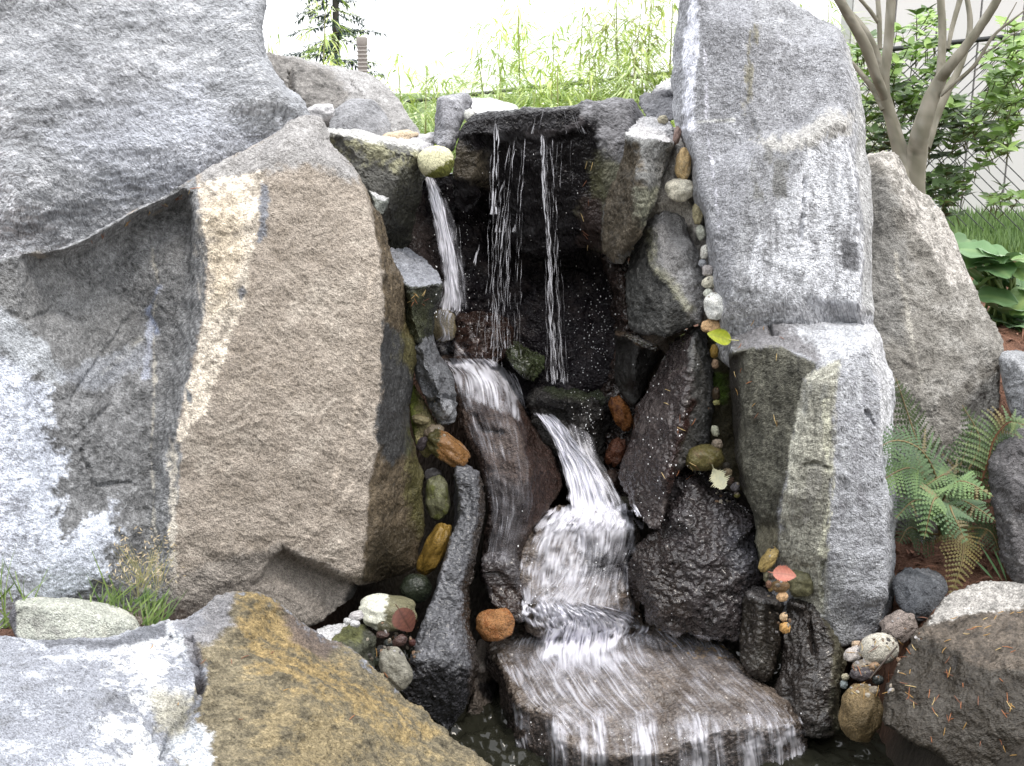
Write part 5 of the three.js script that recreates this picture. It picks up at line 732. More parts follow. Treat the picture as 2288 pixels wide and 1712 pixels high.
{ // bare many stemmed tree on the right
  const g = base('tree', V(0, 0, 0)), D = 3.7; tag(g, 'smooth barked tree with many bare stems above the sloping boulder', 'tree');
  const foot = P(2040, 430, D); foot.y = groundY(foot.x, D); g.position.copy(foot);
  const bark = (q) => { const m = N3(q.x * 20, q.y * 9, q.z * 20), f = N3(q.x * 90, q.y * 30, q.z * 90); const r = N3(q.x * 12, q.y * 150, q.z * 12); return mix3(mix3(mix3([.13, .12, .085], [.24, .22, .175], clamp(.5 + m * .8)), [.07, .07, .045], clamp(f * .8 - .05)), [.30, .29, .25], clamp(r * 1.6 - .9)); };
  const at = (x, y, d) => P(x, y, d ?? D).sub(foot), m = vcol(.75), px = pxm(D);
  const limb = (name, pts, r, n) => mesh(name, tubeGeo(pts.map((p) => at(...p)), r.map((q) => q * px * .88), bark, 10, n), m, g);
  limb('trunk', [[2042, 520, D], [2042, 420, D], [2048, 350, D], [2056, 300, D - .02], [2082, 217, D - .03], [2104, 172, D - .04]], [30, 27, 25, 23, 18, 15], 30);
  limb('trunk', [[2036, 520, D], [2030, 410, D], [2014, 345, D + .03], [1994, 275, D + .05], [1978, 215, D + .05], [1977, 170, D + .05], [1985, 100, D + .06], [1991, 0, D + .06], [1992, -60, D + .06]], [28, 24, 19, 16, 13, 12, 11.5, 11, 10], 36);
  limb('branch', [[1980, 225, D + .05], [1958, 170, D + .02], [1935, 105, D], [1905, 50, D - .02], [1876, 0, D - .04], [1850, -50, D - .05]], [11, 12, 13, 12, 11, 10], 24);
  limb('branch', [[1972, 190, D + .12], [1962, 130, D + .14], [1930, 65, D + .16], [1890, 20, D + .2], [1866, -10, D + .2]], [9, 10, 9, 8, 7]);
  limb('branch', [[1976, 245, D + .05], [1955, 205, D + .08], [1925, 165, D + .1], [1900, 135, D + .12]], [9, 8, 6, 4]);
  limb('branch', [[1966, 110, D + .2], [1965, 50, D + .22], [1960, -20, D + .24]], [6, 6.5, 6]);
  limb('branch', [[1966, 55, D + .22], [1945, 25, D + .22], [1915, -10, D + .22]], [5, 5, 4]);
  limb('branch', [[2102, 176, D - .04], [2104, 130, D - .02], [2106, 70, D], [2102, 0, D + .02], [2098, -50, D + .04]], [12, 10, 9.5, 9, 8]);
  limb('branch', [[2100, 178, D - .04], [2125, 145, D - .08], [2170, 88, D - .1], [2215, 22, D - .12], [2245, -30, D - .14]], [14, 13, 11, 10, 9], 24);
  limb('branch', [[2066, 330, D + .06], [2090, 260, D + .1], [2112, 210, D + .12], [2138, 165, D + .14], [2160, 105, D + .16], [2168, 50, D + .18], [2158, -20, D + .2]], [15, 14, 12, 9, 7, 7, 6], 24);
  limb('branch', [[2118, 110, D + .1], [2128, 60, D + .12], [2145, 0, D + .14], [2152, -30, D + .14]], [5, 6, 7, 6]);
  limb('branch', [[2102, 214, D - .05], [2140, 180, D - .08], [2178, 145, D - .1], [2222, 78, D - .12], [2262, 45, D - .14], [2300, 15, D - .15]], [4, 4, 4, 3.5, 2.5, 1.5], 24);
  limb('twig', [[2222, 78, D - .12], [2240, 60, D - .12], [2258, 30, D - .12], [2272, 5, D - .12]], [2.5, 2, 1.5, 1]);
  limb('twig', [[2190, 125, D - .1], [2215, 110, D - .1], [2250, 85, D - .1], [2290, 62, D - .1]], [2.5, 2, 1.5, 1]);
}
// broad leaved shrubs behind the tree: single leaves
const shrubMat = leafMat(1, 1, 1, .35);
function shrub(label, spots, d, seed, count, tones) {
  reseed(seed); const foot = P(spots[0][0], 470, d); foot.y = groundY(foot.x, d); const g = base('shrub', foot.clone()); tag(g, label, 'shrub');
  const shapes = [0, 1, 2, 3].map((k) => { const b = new Build(); addLeaf(b, V(0, 0, 0), V(0, 0, 1), V(0, 1, 0), 1, .46, [1, 1, 1], { n: 4, droop: [.1, .25, .4, .2][k], fold: [.2, .35, .15, .3][k] }); return b.geo(); });
  const mats = tones.map((c) => { const m = shrubMat.clone(); m.color = new THREE.Color().setRGB(...c); return m; });
  const stems = new Build(), rest = [];
  let made = 0;
  for (const [cx, cy, rx, ry, share, lo, hi] of spots) {
    const n = Math.round(count * share);
    for (let k = 0; k < n; k += 5) {                      // a twig with a whorl of leaves
      const a = rr(0, 6.283), q = Math.sqrt(rnd()), o = P(cx + Math.cos(a) * q * rx, cy + Math.sin(a) * q * ry, d + rr(-.3, .35)).sub(foot), tip = V(rr(-.6, .6), rr(.2, 1), rr(.1, .9)).normalize();
      addLeaf(stems, o.clone().addScaledVector(tip, -.08), tip, V(0, 0, 1), .085, .005, [.08, .09, .03], { n: 2, droop: 0 });
      const tone = Math.floor(lerp(lo, hi, rnd()));
      for (let j = 0; j < 5; j++) {
        const b = j / 5 * 6.283 + rr(-.4, .4), s = V(Math.cos(b), rr(-.15, .5), Math.sin(b)), len = rr(.036, .066);
        const m4 = new THREE.Matrix4().lookAt(V(0, 0, 0), s.clone().negate().addScaledVector(tip, -.5), V(rr(-.4, .4), 1, rr(0, .6))); const qn = new THREE.Quaternion().setFromRotationMatrix(m4);
        if (made++ < 260) { const m = mesh('leaf', shapes[j % 4], mats[Math.min(mats.length - 1, tone)], g); m.position.copy(o); m.quaternion.copy(qn); m.scale.setScalar(len); }
        else { const ge = shapes[j % 4].clone(); ge.applyMatrix4(new THREE.Matrix4().compose(o, qn, V(len, len, len))); const c = tones[Math.min(tones.length - 1, tone)], ca = ge.attributes.color; for (let i = 0; i < ca.count; i++) ca.setXYZ(i, ca.getX(i) * c[0], ca.getY(i) * c[1], ca.getZ(i) * c[2]); rest.push(ge); }
      }
    }
  }
  tag(mesh('stems', stems.geo(), vcol(.8), g), null, null, null, 'stuff');
  if (rest.length) tag(mesh('foliage', mergeGeometries(rest), shrubMat, g), null, null, null, 'stuff');
}
const GREENS = [[.03, .06, .014], [.06, .12, .022], [.12, .22, .03], [.20, .33, .06], [.28, .42, .10]];
shrub('glossy green broad leaved shrub behind the bare tree stems', [[2060, 150, 75, 130, .26, 1, 4.9], [1945, 190, 55, 110, .17, 1, 4.5], [1960, 300, 50, 60, .08, 0, 2.4], [2140, 320, 75, 110, .27, 0, 3.2], [2110, 430, 50, 60, .08, 0, 2.4], [2035, 270, 70, 90, .14, 0, 3]], 4.35, 500, 1900, GREENS);
shrub('light green leafy shrub at the upper right edge in front of the fence', [[2255, 160, 45, 110, .45, 2, 4.99], [2230, 280, 60, 70, .4, 1, 4.6], [2240, 440, 40, 25, .08, 1, 3]], 4.1, 501, 760, GREENS);
{ // broad leaved perennial at the right edge
  reseed(611); const d = 3.45, foot = P(2235, 715, d); foot.y = groundY(foot.x, d); const g = base('leafy_plant', foot.clone()); tag(g, 'low plant with big round grey green leaves at the right edge', 'plant');
  const mk = (k) => { const b = new Build(); const n = 8; const L = 1; // rounded wavy blade
    const rows = []; for (let i = 0; i <= n; i++) { const t = i / n, w = .43 * Math.pow(Math.max(0, Math.sin(Math.PI * Math.min(1, t * .94 + .04))), .55), r = []; for (let j = -3; j <= 3; j++) { const s = j / 3; r.push(b.v(s * w, .10 * s * s * (1 - t * .4) + .045 * Math.sin(t * 11 + k + s * 2) * Math.abs(s) - .32 * t * t + .012 * Math.cos(j * 3), t * L, mix3([.8, .95, .8], [1.3, 1.25, 1.05], Math.abs(j) === 0 ? 1 : .15))); } rows.push(r); }
    for (let i = 0; i < n; i++) for (let j = 0; j < 6; j++) b.i.push(rows[i][j], rows[i][j + 1], rows[i + 1][j], rows[i + 1][j], rows[i][j + 1], rows[i + 1][j + 1]); return b.geo(); };
  const shapes = [mk(0), mk(2), mk(4)], tones = [[.13, .225, .10], [.17, .27, .135], [.10, .18, .07], [.20, .30, .10]].map((c) => { const m = leafMat(...c, .25); m.roughness = .6; return m; });
  const L = []; for (let k = 0; k < 46; k++) { const x = rr(2150, 2310), y = rr(530, 715); if (x < 2140 + (y - 520) * .38 + 8) continue; L.push([x, y, rr(.11, .155), rr(-1, 1), rr(-.3, .8)]); }
  L.forEach(([x, y, len, yaw, lift], i) => { const m = mesh('leaf', shapes[i % 3], tones[i % 4], g); const o = P(x, y + 20, d + rr(-.12, .12)).sub(foot), s = V(Math.sin(yaw) * .8 + rr(-.3, .3), lift, Math.cos(yaw) * (1 - lift * .5)); m.position.copy(o).addScaledVector(s.clone().normalize(), -len * .5); m.quaternion.setFromRotationMatrix(new THREE.Matrix4().lookAt(s, V(0, 0, 0), V(rr(-.3, .3), 1, .35))); m.scale.setScalar(len); mesh('leaf_stalk', tubeGeo([V(rr(-.05, .05), 0, rr(-.05, .05)), o.clone().multiplyScalar(.5).add(V(0, .03, 0)), m.position.clone()], [.006, .005, .004], [.14, .2, .06], 6, 8), caneMat, g); });
}
{ // bark chips on the mulch
  reseed(650); const b = new Build();
  for (let k = 0; k < 2600; k++) { const x = rr(.85, 2.0), d = rr(2.3, 4.3); addLeaf(b, V(x, groundY(x, d) + rr(0, .018), -d), V(rr(-1, 1), rr(-.15, .3), rr(-1, 1)), V(rr(-.4, .4), 1, 0), rr(.015, .05), rr(.005, .014), mix3([.10, .045, .03], [.30, .15, .10], rnd() ** 1.5), { n: 1 }); }
  tag(mesh('bark_mulch', b.geo(), vcol(.9)), 'reddish bark chips covering the bed on the right', null, null, 'stuff');
}
{ // ferns
  const fernMat = leafMat(1, 1, 1, .3);
  const frond = (parent, pts, width, n, tone, o = {}) => {
    const curve = new THREE.CatmullRomCurve3(pts), b = new Build(), up = o.up ?? V(0, .5, 1);
    for (let k = 1; k <= n; k++) {
      const t = .08 + .92 * k / (n + 1), p = curve.getPoint(t), tg = curve.getTangent(t), s = V(0, 0, 0).crossVectors(tg, up).normalize(), w = width * 1.22 * Math.pow(Math.sin(Math.PI * Math.pow(lerp(.14, 1, t), .72)), .8) * rr(.9, 1.06);
      for (const side of (o.sides ?? [1, -1])) {
        const dr = s.clone().multiplyScalar(side).addScaledVector(tg, .38).addScaledVector(up, rr(-.12, .06)).normalize(), c = mix3(mix3(tone[0], tone[1], clamp(rnd() * .9 + t * .1)), [.20, .12, .04], rnd() < .08 ? .6 : 0), teeth = Math.max(5, Math.round(w / .008)), sd = V(0, 0, 0).crossVectors(dr, up).normalize();
        for (let q = 0; q < teeth; q++) {                 // pinnules
          const u = (q + .5) / teeth, o2 = p.clone().addScaledVector(dr, w * u).addScaledVector(up, -.28 * w * u * u), pl = Math.max(.003, .0125 * (1 - u * .85) * (width / .1));
          for (const z of [1, -1]) addLeaf(b, o2, sd.clone().multiplyScalar(z).addScaledVector(dr, .55), up, pl, w / teeth * .95, c, { n: 1, droop: .1, fold: .1 });
        }
        addLeaf(b, p, dr, up, w, .0022, c.map((v) => v * 1.3), { n: 4, droop: .28, fold: 0 });
      }
    }
    const f = mesh('frond', b.geo(), fernMat, parent);
    mesh('stalk', tubeGeo(pts, [.0032, .0026, .001], o.stalk ?? [.16, .12, .05], 5, 14), caneMat, f);
    return f;
  };
  reseed(700); const d = 2.62, foot = P(2105, 1215, d); foot.y = groundY(foot.x, d); const g = base('fern', foot.clone()); tag(g, 'green fern with arching fronds in the bed right of the grey block', 'fern');
  const at = (x, y, dd) => P(x, y, dd).sub(foot), cr = at(2100, 1195, 2.6), G1 = [[.035, .085, .025], [.065, .14, .035]], G2 = [[.055, .125, .03], [.13, .22, .055]], G3 = [[.03, .055, .012], [.05, .08, .018]];
  frond(g, [cr, at(2080, 1090, 2.66), at(2040, 960, 2.68), at(2002, 845, 2.68)], .075, 25, G3, { up: V(.2, .2, 1) });
  frond(g, [cr, at(2075, 1085, 2.5), at(2035, 1045, 2.46), at(1985, 1065, 2.44), at(1942, 1108, 2.43)], .07, 22, G2, { up: V(-.2, .8, .6) });
  frond(g, [cr, at(2165, 1140, 2.56), at(2205, 1040, 2.54), at(2222, 980, 2.54), at(2255, 945, 2.53), at(2290, 950, 2.5)], .085, 26, [[.06, .12, .04], [.17, .22, .08]], { up: V(.3, .55, .8), stalk: [.16, .07, .03] });
  frond(g, [cr, at(2110, 1110, 2.5), at(2150, 1075, 2.44), at(2220, 1110, 2.42)], .06, 20, G2, { up: V(0, .85, .5) });
  frond(g, [cr, at(2100, 1120, 2.46), at(2085, 1120, 2.4), at(2065, 1205, 2.38)], .06, 20, G2, { up: V(0, .75, .65) });
  frond(g, [cr, at(2120, 1110, 2.6), at(2150, 1030, 2.66), at(2180, 935, 2.7)], .06, 20, G1, { up: V(.2, .3, 1) });
  frond(g, [cr, at(2130, 1070, 2.58), at(2110, 1060, 2.52), at(2070, 1085, 2.48)], .055, 18, G2, { up: V(0, .8, .55) });
  frond(g, [cr, at(2140, 1120, 2.5), at(2175, 1130, 2.44), at(2225, 1165, 2.42)], .045, 16, G1, { up: V(0, .8, .6) });
  frond(g, [cr, at(2090, 1060, 2.5), at(2050, 1000, 2.46), at(1995, 985, 2.43), at(1950, 1010, 2.42)], .06, 20, G1, { up: V(-.2, .7, .7) });
  frond(g, [cr, at(2120, 1130, 2.44), at(2130, 1150, 2.38), at(2160, 1215, 2.36)], .055, 18, G1, { up: V(0, .75, .65) });
  frond(g, [cr, at(2160, 1060, 2.62), at(2190, 985, 2.64), at(2150, 905, 2.66)], .055, 20, G3, { up: V(0, .3, 1) });
  frond(g, [cr, at(2085, 1130, 2.5), at(2040, 1120, 2.44), at(2000, 1160, 2.42)], .05, 18, G1, { up: V(-.1, .8, .6) });
  frond(g, [cr, at(2150, 1200, 2.5), at(2150, 1250, 2.46), at(2125, 1335, 2.44)], .05, 18, [[.12, .11, .02], [.22, .17, .04]], { up: V(.1, .5, .8) });
  frond(g, [cr, at(2060, 1190, 2.56), at(2030, 1180, 2.52), at(2008, 1215, 2.5)], .05, 14, G3, { up: V(0, .7, .7) });
  frond(g, [cr, at(2180, 1180, 2.56), at(2215, 1190, 2.52), at(2235, 1240, 2.5)], .05, 14, G3, { up: V(0, .7, .7) });
  const bl = new Build();
  for (const [x, y, x2, y2] of [[2240, 1300, 2195, 1215], [2250, 1300, 2225, 1225], [2265, 1290, 2290, 1240], [2220, 1295, 2180, 1250]]) { const a = P(x, y, 2.45), e = P(x2, y2, 2.45); addLeaf(bl, a, e.clone().sub(a), V(.3, .2, 1), a.distanceTo(e), .006, [.05, .12, .04], { n: 3, droop: .1 }); }
  tag(mesh('grass', bl.geo(), leafMat(1, 1, 1, .3)), 'a few grass blades below the fern on the right', null, null, 'stuff');
}
function grassTuft(label, list, seed, panicle) {
  reseed(seed); const b = new Build(); let foot = P(list[0][0], list[0][1], list[0][2]); const g = base('grass_tuft', foot.clone()); tag(g, label, 'grass');
  for (const [x, y, d, n, sx, hgt, lean] of list) for (let k = 0; k < n; k++) { const a = P(x + rr(-sx, sx), y + rr(-8, 8), d + rr(-.04, .04)).sub(foot), s = V(lean + rr(-.8, .8), 1, rr(-.2, .7)); addLeaf(b, a, s, V(rr(-.5, .5), .2, 1), hgt * rr(.4, 1.1), rr(.003, .0055), mix3([.07, .14, .03], [.26, .36, .10], rnd()), { n: 5, droop: rr(.1, .7), prof: (t) => 1 - t * .8 }); }
  mesh('blades', b.geo(), leafMat(1, 1, 1, .35), g);
  if (panicle) { const q = new Build(); for (const [x, y, d] of panicle) { const c = P(x, y, d).sub(foot); for (let k = 0; k < 60; k++) { const o = c.clone().add(V(rr(-.055, .055), rr(-.05, .05), rr(-.03, .03))); addLeaf(q, o, V(rr(-1, 1), rr(-.4, 1), rr(-.3, .3)), V(0, 0, 1), rr(.006, .013), .0028, mix3([.42, .33, .20], [.62, .52, .36], rnd()), { n: 1 }); if (k % 3 === 0) addLeaf(q, c.clone().add(V(0, -.07, 0)), o.clone().sub(c).add(V(0, .07, 0)), V(0, 0, 1), o.distanceTo(c) + .06, .0012, [.35, .33, .14], { n: 2, droop: 0 }); } } mesh('seed_head', q.geo(), vcol(.8), g); }
}
grassTuft('grass tuft with seed heads behind the dry flat stone', [[300, 1372, 2.13, 40, 60, .06, .5], [345, 1400, 2.08, 24, 30, .075, .5], [235, 1352, 2.13, 18, 40, .06, .1], [262, 1340, 2.17, 4, 12, .15, .35], [330, 1350, 2.15, 20, 40, .05, .6]], 800, [[318, 1235, 2.17], [345, 1262, 2.17], [300, 1270, 2.16]]);
grassTuft('thin green blades at the left edge behind the foreground boulder', [[15, 1400, 2.06, 14, 30, .14, .3], [70, 1350, 2.12, 5, 30, .12, 0], [5, 1340, 2.1, 8, 30, .1, .4]], 801);

{ // added, unseen leafy screen: darkens reflections in the wet stone, blocks low sky
  reseed(820); const b = new Build(), n = 16000, g = base('added_hedge', V(0, 0, 6)); tag(g, 'added unseen screen of dark evergreen leaves behind the viewer, blocking low sky', 'added_hedge');
  const core = new Build(), NX = 90, NY = 26;
  for (let j = 0; j <= NY; j++) for (let i = 0; i <= NX; i++) { const x = lerp(-10, 10, i / NX), y = lerp(0, 5.2, j / NY) * (1 + .12 * N3(x * .6, 2, 3)); core.v(x, y, .35 * N3(x * .9, y * .9, 5) + .2 * N3(x * 3, y * 3, 7), [.02, .032, .014]); }
  for (let j = 0; j < NY; j++) for (let i = 0; i < NX; i++) { const a = j * (NX + 1) + i; core.i.push(a, a + NX + 1, a + 1, a + 1, a + NX + 1, a + NX + 2); }
  mesh('crown', core.geo(), vcol(.95), g);
  for (let k = 0; k < n; k++) { const x = rr(-10, 10), y = rr(0, 5.3) * (1 + .12 * N3(x * .6, 2, 3)), z = .35 * N3(x * .9, y * .9, 5) - rr(0, .35); addLeaf(b, V(x, y, z), V(rr(-1, 1), rr(-.6, 1), rr(-1, .2)), V(0, 1, -.3), rr(.10, .22), rr(.05, .10), mix3([.02, .04, .012], [.05, .085, .025], rnd()), { n: 2 }); }
  tag(mesh('foliage', b.geo(), leafMat(1, 1, 1, .1), g), null, null, null, 'stuff');
}
// ---------- surfaces to lie on ----------
const rayBVH = (() => {
  let n = 0, m = 0; for (const g of solids) { n += g.attributes.position.count; m += g.index.count; }
  const p = new Float32Array(n * 3), ix = new Uint32Array(m); let a = 0, b = 0;
  for (const g of solids) { p.set(g.attributes.position.array, a * 3); const id = g.index.array; for (let i = 0; i < id.length; i++) ix[b + i] = id[i] + a; a += g.attributes.position.count; b += id.length; }
  const g = new THREE.BufferGeometry(); g.setAttribute('position', new THREE.BufferAttribute(p, 3)); g.setIndex(new THREE.BufferAttribute(ix, 1)); return new MeshBVH(g, { maxDepth: 80 });
})();
const eyeAt = V(0, EYE, 0);
function surf(px, py) {
  const t = P(px, py, 1).sub(eyeAt).normalize(), h = rayBVH.raycastFirst(new THREE.Ray(eyeAt, t), THREE.DoubleSide);
  if (!h) return null; const n = h.face.normal.clone(); if (n.dot(t) > 0) n.negate(); return { p: h.point, n };
}
// ---------- the pool ----------
const POOL = .045;
{
  const b = new Build(), W = 260, D = 150;
  for (let j = 0; j <= D; j++) for (let i = 0; i <= W; i++) { const x = lerp(-.5, 1.15, i / W), d = lerp(1.55, 2.75, j / D); const w = .006 * N3(x * 14, d * 18, 2) + .0034 * N3(x * 42, d * 30, 5) + .001 * N3(x * 90, d * 80, 9); b.v(x, POOL + w * (1 + 1.4 * sstep(.5, 0, Math.abs(x + .1))), -d, [1, 1, 1]); }
  for (let j = 0; j < D; j++) for (let i = 0; i < W; i++) { const a = j * (W + 1) + i; b.i.push(a, a + 1, a + W + 1, a + W + 1, a + 1, a + W + 2); }
  tag(mesh('pool_water', b.geo(), new THREE.MeshPhysicalMaterial({ color: new THREE.Color().setRGB(.02, .02, .014), roughness: .05, ior: 1.33 })), 'dark rippled pool water at the foot of the bottom slab', null, null, 'structure');
}
const waterMat = new THREE.MeshPhysicalMaterial({ vertexColors: true, transparent: true, roughness: .28, specularIntensity: 1, side: THREE.DoubleSide });
const clearMat = new THREE.MeshPhysicalMaterial({ color: 0xffffff, roughness: .06, transmission: 1, thickness: 0, ior: 1.33 });
const cat = (p, q, r, s, t) => .5 * ((2 * q) + (-p + r) * t + (2 * p - 5 * q + 4 * r - s) * t * t + (-p + 3 * q - 3 * r + s) * t * t * t);
// rows: [[xl, yl], [xr, yr], density, depth?] down the flow; a sheet of running water lying on the stone, white where it is full of air
function waterSheet(name, label, rows, o = {}) {
  const seed = ++rockSeed * 3.7, len = rows.reduce((s, r, i) => i ? s + Math.hypot((r[0][0] + r[1][0] - rows[i - 1][0][0] - rows[i - 1][1][0]) / 2, (r[0][1] + r[1][1] - rows[i - 1][0][1] - rows[i - 1][1][1]) / 2) : 0, 0), wid = Math.max(...rows.map((r) => Math.hypot(r[1][0] - r[0][0], r[1][1] - r[0][1])));
  const nv = Math.ceil(len / (o.h ?? 4)), nu = Math.ceil(wid / (o.hu ?? 3)), R = rows.length - 1, k = o.off ?? .006;
  const pos = new Float32Array((nu + 1) * (nv + 1) * 3), col = new Float32Array((nu + 1) * (nv + 1) * 4), ok = new Uint8Array((nu + 1) * (nv + 1)), idx = [];
  const val = (f, v) => { const x = v * R, i = Math.min(R - 1, Math.floor(x)), t = x - i; return cat(f(rows[Math.max(0, i - 1)]), f(rows[i]), f(rows[i + 1]), f(rows[Math.min(R, i + 2)]), t); };
  const depth = new Float32Array((nu + 1) * (nv + 1)), sc = [], wide = wid / 100;
  for (let j = 0; j <= nv; j++) { const v = j / nv; for (let i = 0; i <= nu; i++) {
    const u = i / nu, id = j * (nu + 1) + i, wob = (o.wob ?? 3) * N3(u * 4 * wide + seed, v * len / 90, 4);
    const x = lerp(val((r) => r[0][0], v), val((r) => r[1][0], v), u) + wob, y = lerp(val((r) => r[0][1], v), val((r) => r[1][1], v), u);
    sc.push([x, y]);
    if (rows[0][3] !== undefined) { depth[id] = val((r) => r[3], v); ok[id] = 1; } else { const s = surf(x, y); if (s) { depth[id] = -s.p.z; ok[id] = 1; } }
  } }
  if (rows[0][3] === undefined) for (let pass = 0; pass < (o.soft ?? 3); pass++) { const c = depth.slice(); for (let j = 1; j < nv; j++) for (let i = 1; i < nu; i++) { const id = j * (nu + 1) + i; let m = 0; for (const q of [-1, 1, -nu - 1, nu + 1]) m += c[id + q] / 4; depth[id] = Math.min(c[id], lerp(c[id], m, .6)); } }
  for (let j = 0; j <= nv; j++) for (let i = 0; i <= nu; i++) {
    const id = j * (nu + 1) + i, u = i / nu, v = j / nv, s = u * wide, l = v * len / 100;
    const LG = o.long ?? 1, a = N3(s * 10 + seed, l * 1.1 * LG, 1), b = N3(s * 30 + seed, l * 2.1 * LG, 2), c = N3(s * 70, l * 3.6 * LG + seed, 3), e = N3(s * 2.4 + seed, l * 2, 6), f = N3(s * 14 + seed, l * 9, 7);
    const streak = .42 * a + .36 * b + .2 * c + .42 * e + .14 * f;
    const den = val((r) => r[2], v) * (o.dens ? o.dens(u, v, sc[id][0], sc[id][1]) : 1);
    const rg = o.rag ?? 1, n1 = N3(s * 3.2 + seed, l * 3.2, 11), n2 = N3(s * 3 + seed, l * 3, 15), edge = sstep(0, o.edge ?? .12, u + .05 * b + rg * .07 * n1) * sstep(0, o.edge ?? .12, 1 - u + .05 * a + rg * .07 * n2) * sstep(0, o.end ?? .08, v + .03 * b + (rg - 1) * .09 * n2) * sstep(0, o.end ?? .08, 1 - v + .04 * c + (rg - 1) * .09 * n1);
    const al = clamp(edge * (den * (o.flat ?? .35) + den * 1.15 * sstep(-.5 - (o.blur ?? 0) + (o.cut ?? .4), .75 + (o.blur ?? 0) + (o.cut ?? .4), streak * (o.con ?? 1) + den * .55)), 0, o.max ?? .97);
    const w = P(sc[id][0], sc[id][1], depth[id] - k - .004 * (o.relief ?? 1) * (.6 * b + .4 * a + .3 * c) * Math.min(1, den * 1.2));
    pos.set([w.x, w.y, w.z], id * 3); const tint = 1 + .06 * c; col.set([.74 * tint, .735 * tint, .80 * tint, al], id * 4);
  }
  for (let j = 0; j < nv; j++) for (let i = 0; i < nu; i++) {
    const a = j * (nu + 1) + i, b = a + 1, c = a + nu + 1, d = c + 1; if (!(ok[a] && ok[b] && ok[c] && ok[d])) continue;
    if (Math.max(depth[a], depth[b], depth[c], depth[d]) - Math.min(depth[a], depth[b], depth[c], depth[d]) > .09) continue;
    if (col[a * 4 + 3] + col[b * 4 + 3] + col[c * 4 + 3] + col[d * 4 + 3] < .02) continue; idx.push(a, b, c, c, b, d);
  }
  const g = new THREE.BufferGeometry(); g.setAttribute('position', new THREE.BufferAttribute(pos, 3)); g.setAttribute('color', new THREE.BufferAttribute(col, 4)); g.setIndex(idx); g.computeVertexNormals();
  return tag(mesh(name, g, waterMat), label, null, null, 'structure');
}
// thin falling strands: [x0, y0, x1, y1, half width px, density, depth0, depth1]
function strands(name, label, list, seed) {
  reseed(seed); const pos = [], col = [], idx = [];
  for (const [x0, y0, x1, y1, w, den, d0, d1] of list) {
    const n = Math.max(6, Math.round(Math.hypot(x1 - x0, y1 - y0) / 5)), s = rnd() * 100, at = pos.length / 3, bow = rr(-.06, .06) * (y1 - y0) * .3;
    for (let k = 0; k <= n; k++) {
      const t = k / n, x = lerp(x0, x1, t) + bow * Math.sin(Math.PI * t) + 2.6 * N3(s, y0 / 60 + t * (y1 - y0) / 60, 2), y = lerp(y0, y1, t), d = lerp(d0, d1, t), ww = .78 * w * (.65 + .5 * N3(s, t * (y1 - y0) / 28, 5)) * Math.min(1, 6 * t + .3, 6 * (1 - t) + .2), m = pxm(d), c = P(x, y, d);
      const al = clamp(.8 * den * (.45 + .9 * N3(s + 9, t * (y1 - y0) / 46, 1)) * sstep(0, .06, t) * sstep(0, .1, 1 - t), 0, .95);
      for (let q = 0; q < 6; q++) { const a = q / 6 * 6.283; pos.push(c.x + Math.cos(a) * ww * m, c.y, c.z + Math.sin(a) * ww * m * .7); col.push(.78, .78, .83, al); }
    }
    for (let k = 0; k < n; k++) for (let q = 0; q < 6; q++) { const a = at + k * 6 + q, b = at + k * 6 + (q + 1) % 6; idx.push(a, a + 6, b, b, a + 6, b + 6); }
  }
  const g = new THREE.BufferGeometry(); g.setAttribute('position', new THREE.Float32BufferAttribute(pos, 3)); g.setAttribute('color', new THREE.Float32BufferAttribute(col, 4)); g.setIndex(idx); g.computeVertexNormals();
  return tag(mesh(name, g, waterMat), label, null, null, 'structure');
}
{ // thin falls from the lip of the capstone
  reseed(41); const L = [];
  const fall = (x, y0, y1, n, sp, den, w, d0, d1, dx = 0) => { for (let k = 0; k < n; k++) { let y = y0 + rr(0, 20); const xo = x + rr(-sp, sp); while (y < y1) { const l = rr(40, 150), t0 = (y - y0) / (y1 - y0), e = Math.min(y1, y + l), t1 = (e - y0) / (y1 - y0), fan = 1 + .5 * t0; L.push([x + (xo - x) * fan + dx * t0, y, x + (xo - x) * (1 + .5 * t1) + dx * t1 + rr(-3, 3), e, rr(.6, 1) * w, den * rr(.5, 1.1), lerp(d0, d1, t0), lerp(d0, d1, t1)]); y = e - rr(5, 25) + (rnd() < .3 ? rr(10, 60) : 0); } } };
  fall(1112, 254, 480, 3, 4, .7, 3.2, 2.82, 2.8, -8); fall(1108, 330, 720, 4, 14, .32, 1.8, 2.82, 2.8, -4);
  fall(1126, 490, 780, 9, 17, .42, 1.8, 2.82, 2.79, -6); fall(1160, 300, 520, 8, 22, .42, 1.6, 2.82, 2.81, -24); fall(1150, 460, 800, 6, 18, .25, 1.4, 2.82, 2.79, -14);
  fall(1212, 297, 850, 6, 5, .62, 2.6, 2.815, 2.79, 28); fall(1226, 300, 860, 5, 10, .40, 1.8, 2.815, 2.79, 22); fall(1235, 560, 855, 8, 18, .22, 1.4, 2.81, 2.79, 10);
  fall(1108, 660, 820, 6, 10, .35, 1.5, 2.8, 2.78, 2); fall(1090, 690, 800, 4, 30, .3, 1.4, 2.8, 2.78, 0); fall(1270, 300, 420, 3, 24, .2, 1.2, 2.815, 2.81, 4); fall(1240, 240, 300, 9, 50, .25, 1.1, 2.82, 2.82, 2);
  fall(1015, 500, 690, 6, 12, .3, 1.4, 2.8, 2.79, 10);
  for (const [x, y, x2, y2] of [[1071, 545, 1060, 595], [1130, 487, 1118, 560], [1095, 490, 1092, 540], [1066, 560, 1058, 590]]) L.push([x, y, x2, y2, 2.2, .8, 2.8, 2.8]);
  strands('waterfall', 'thin broken strands of water falling from the black capstone', L, 43);
}
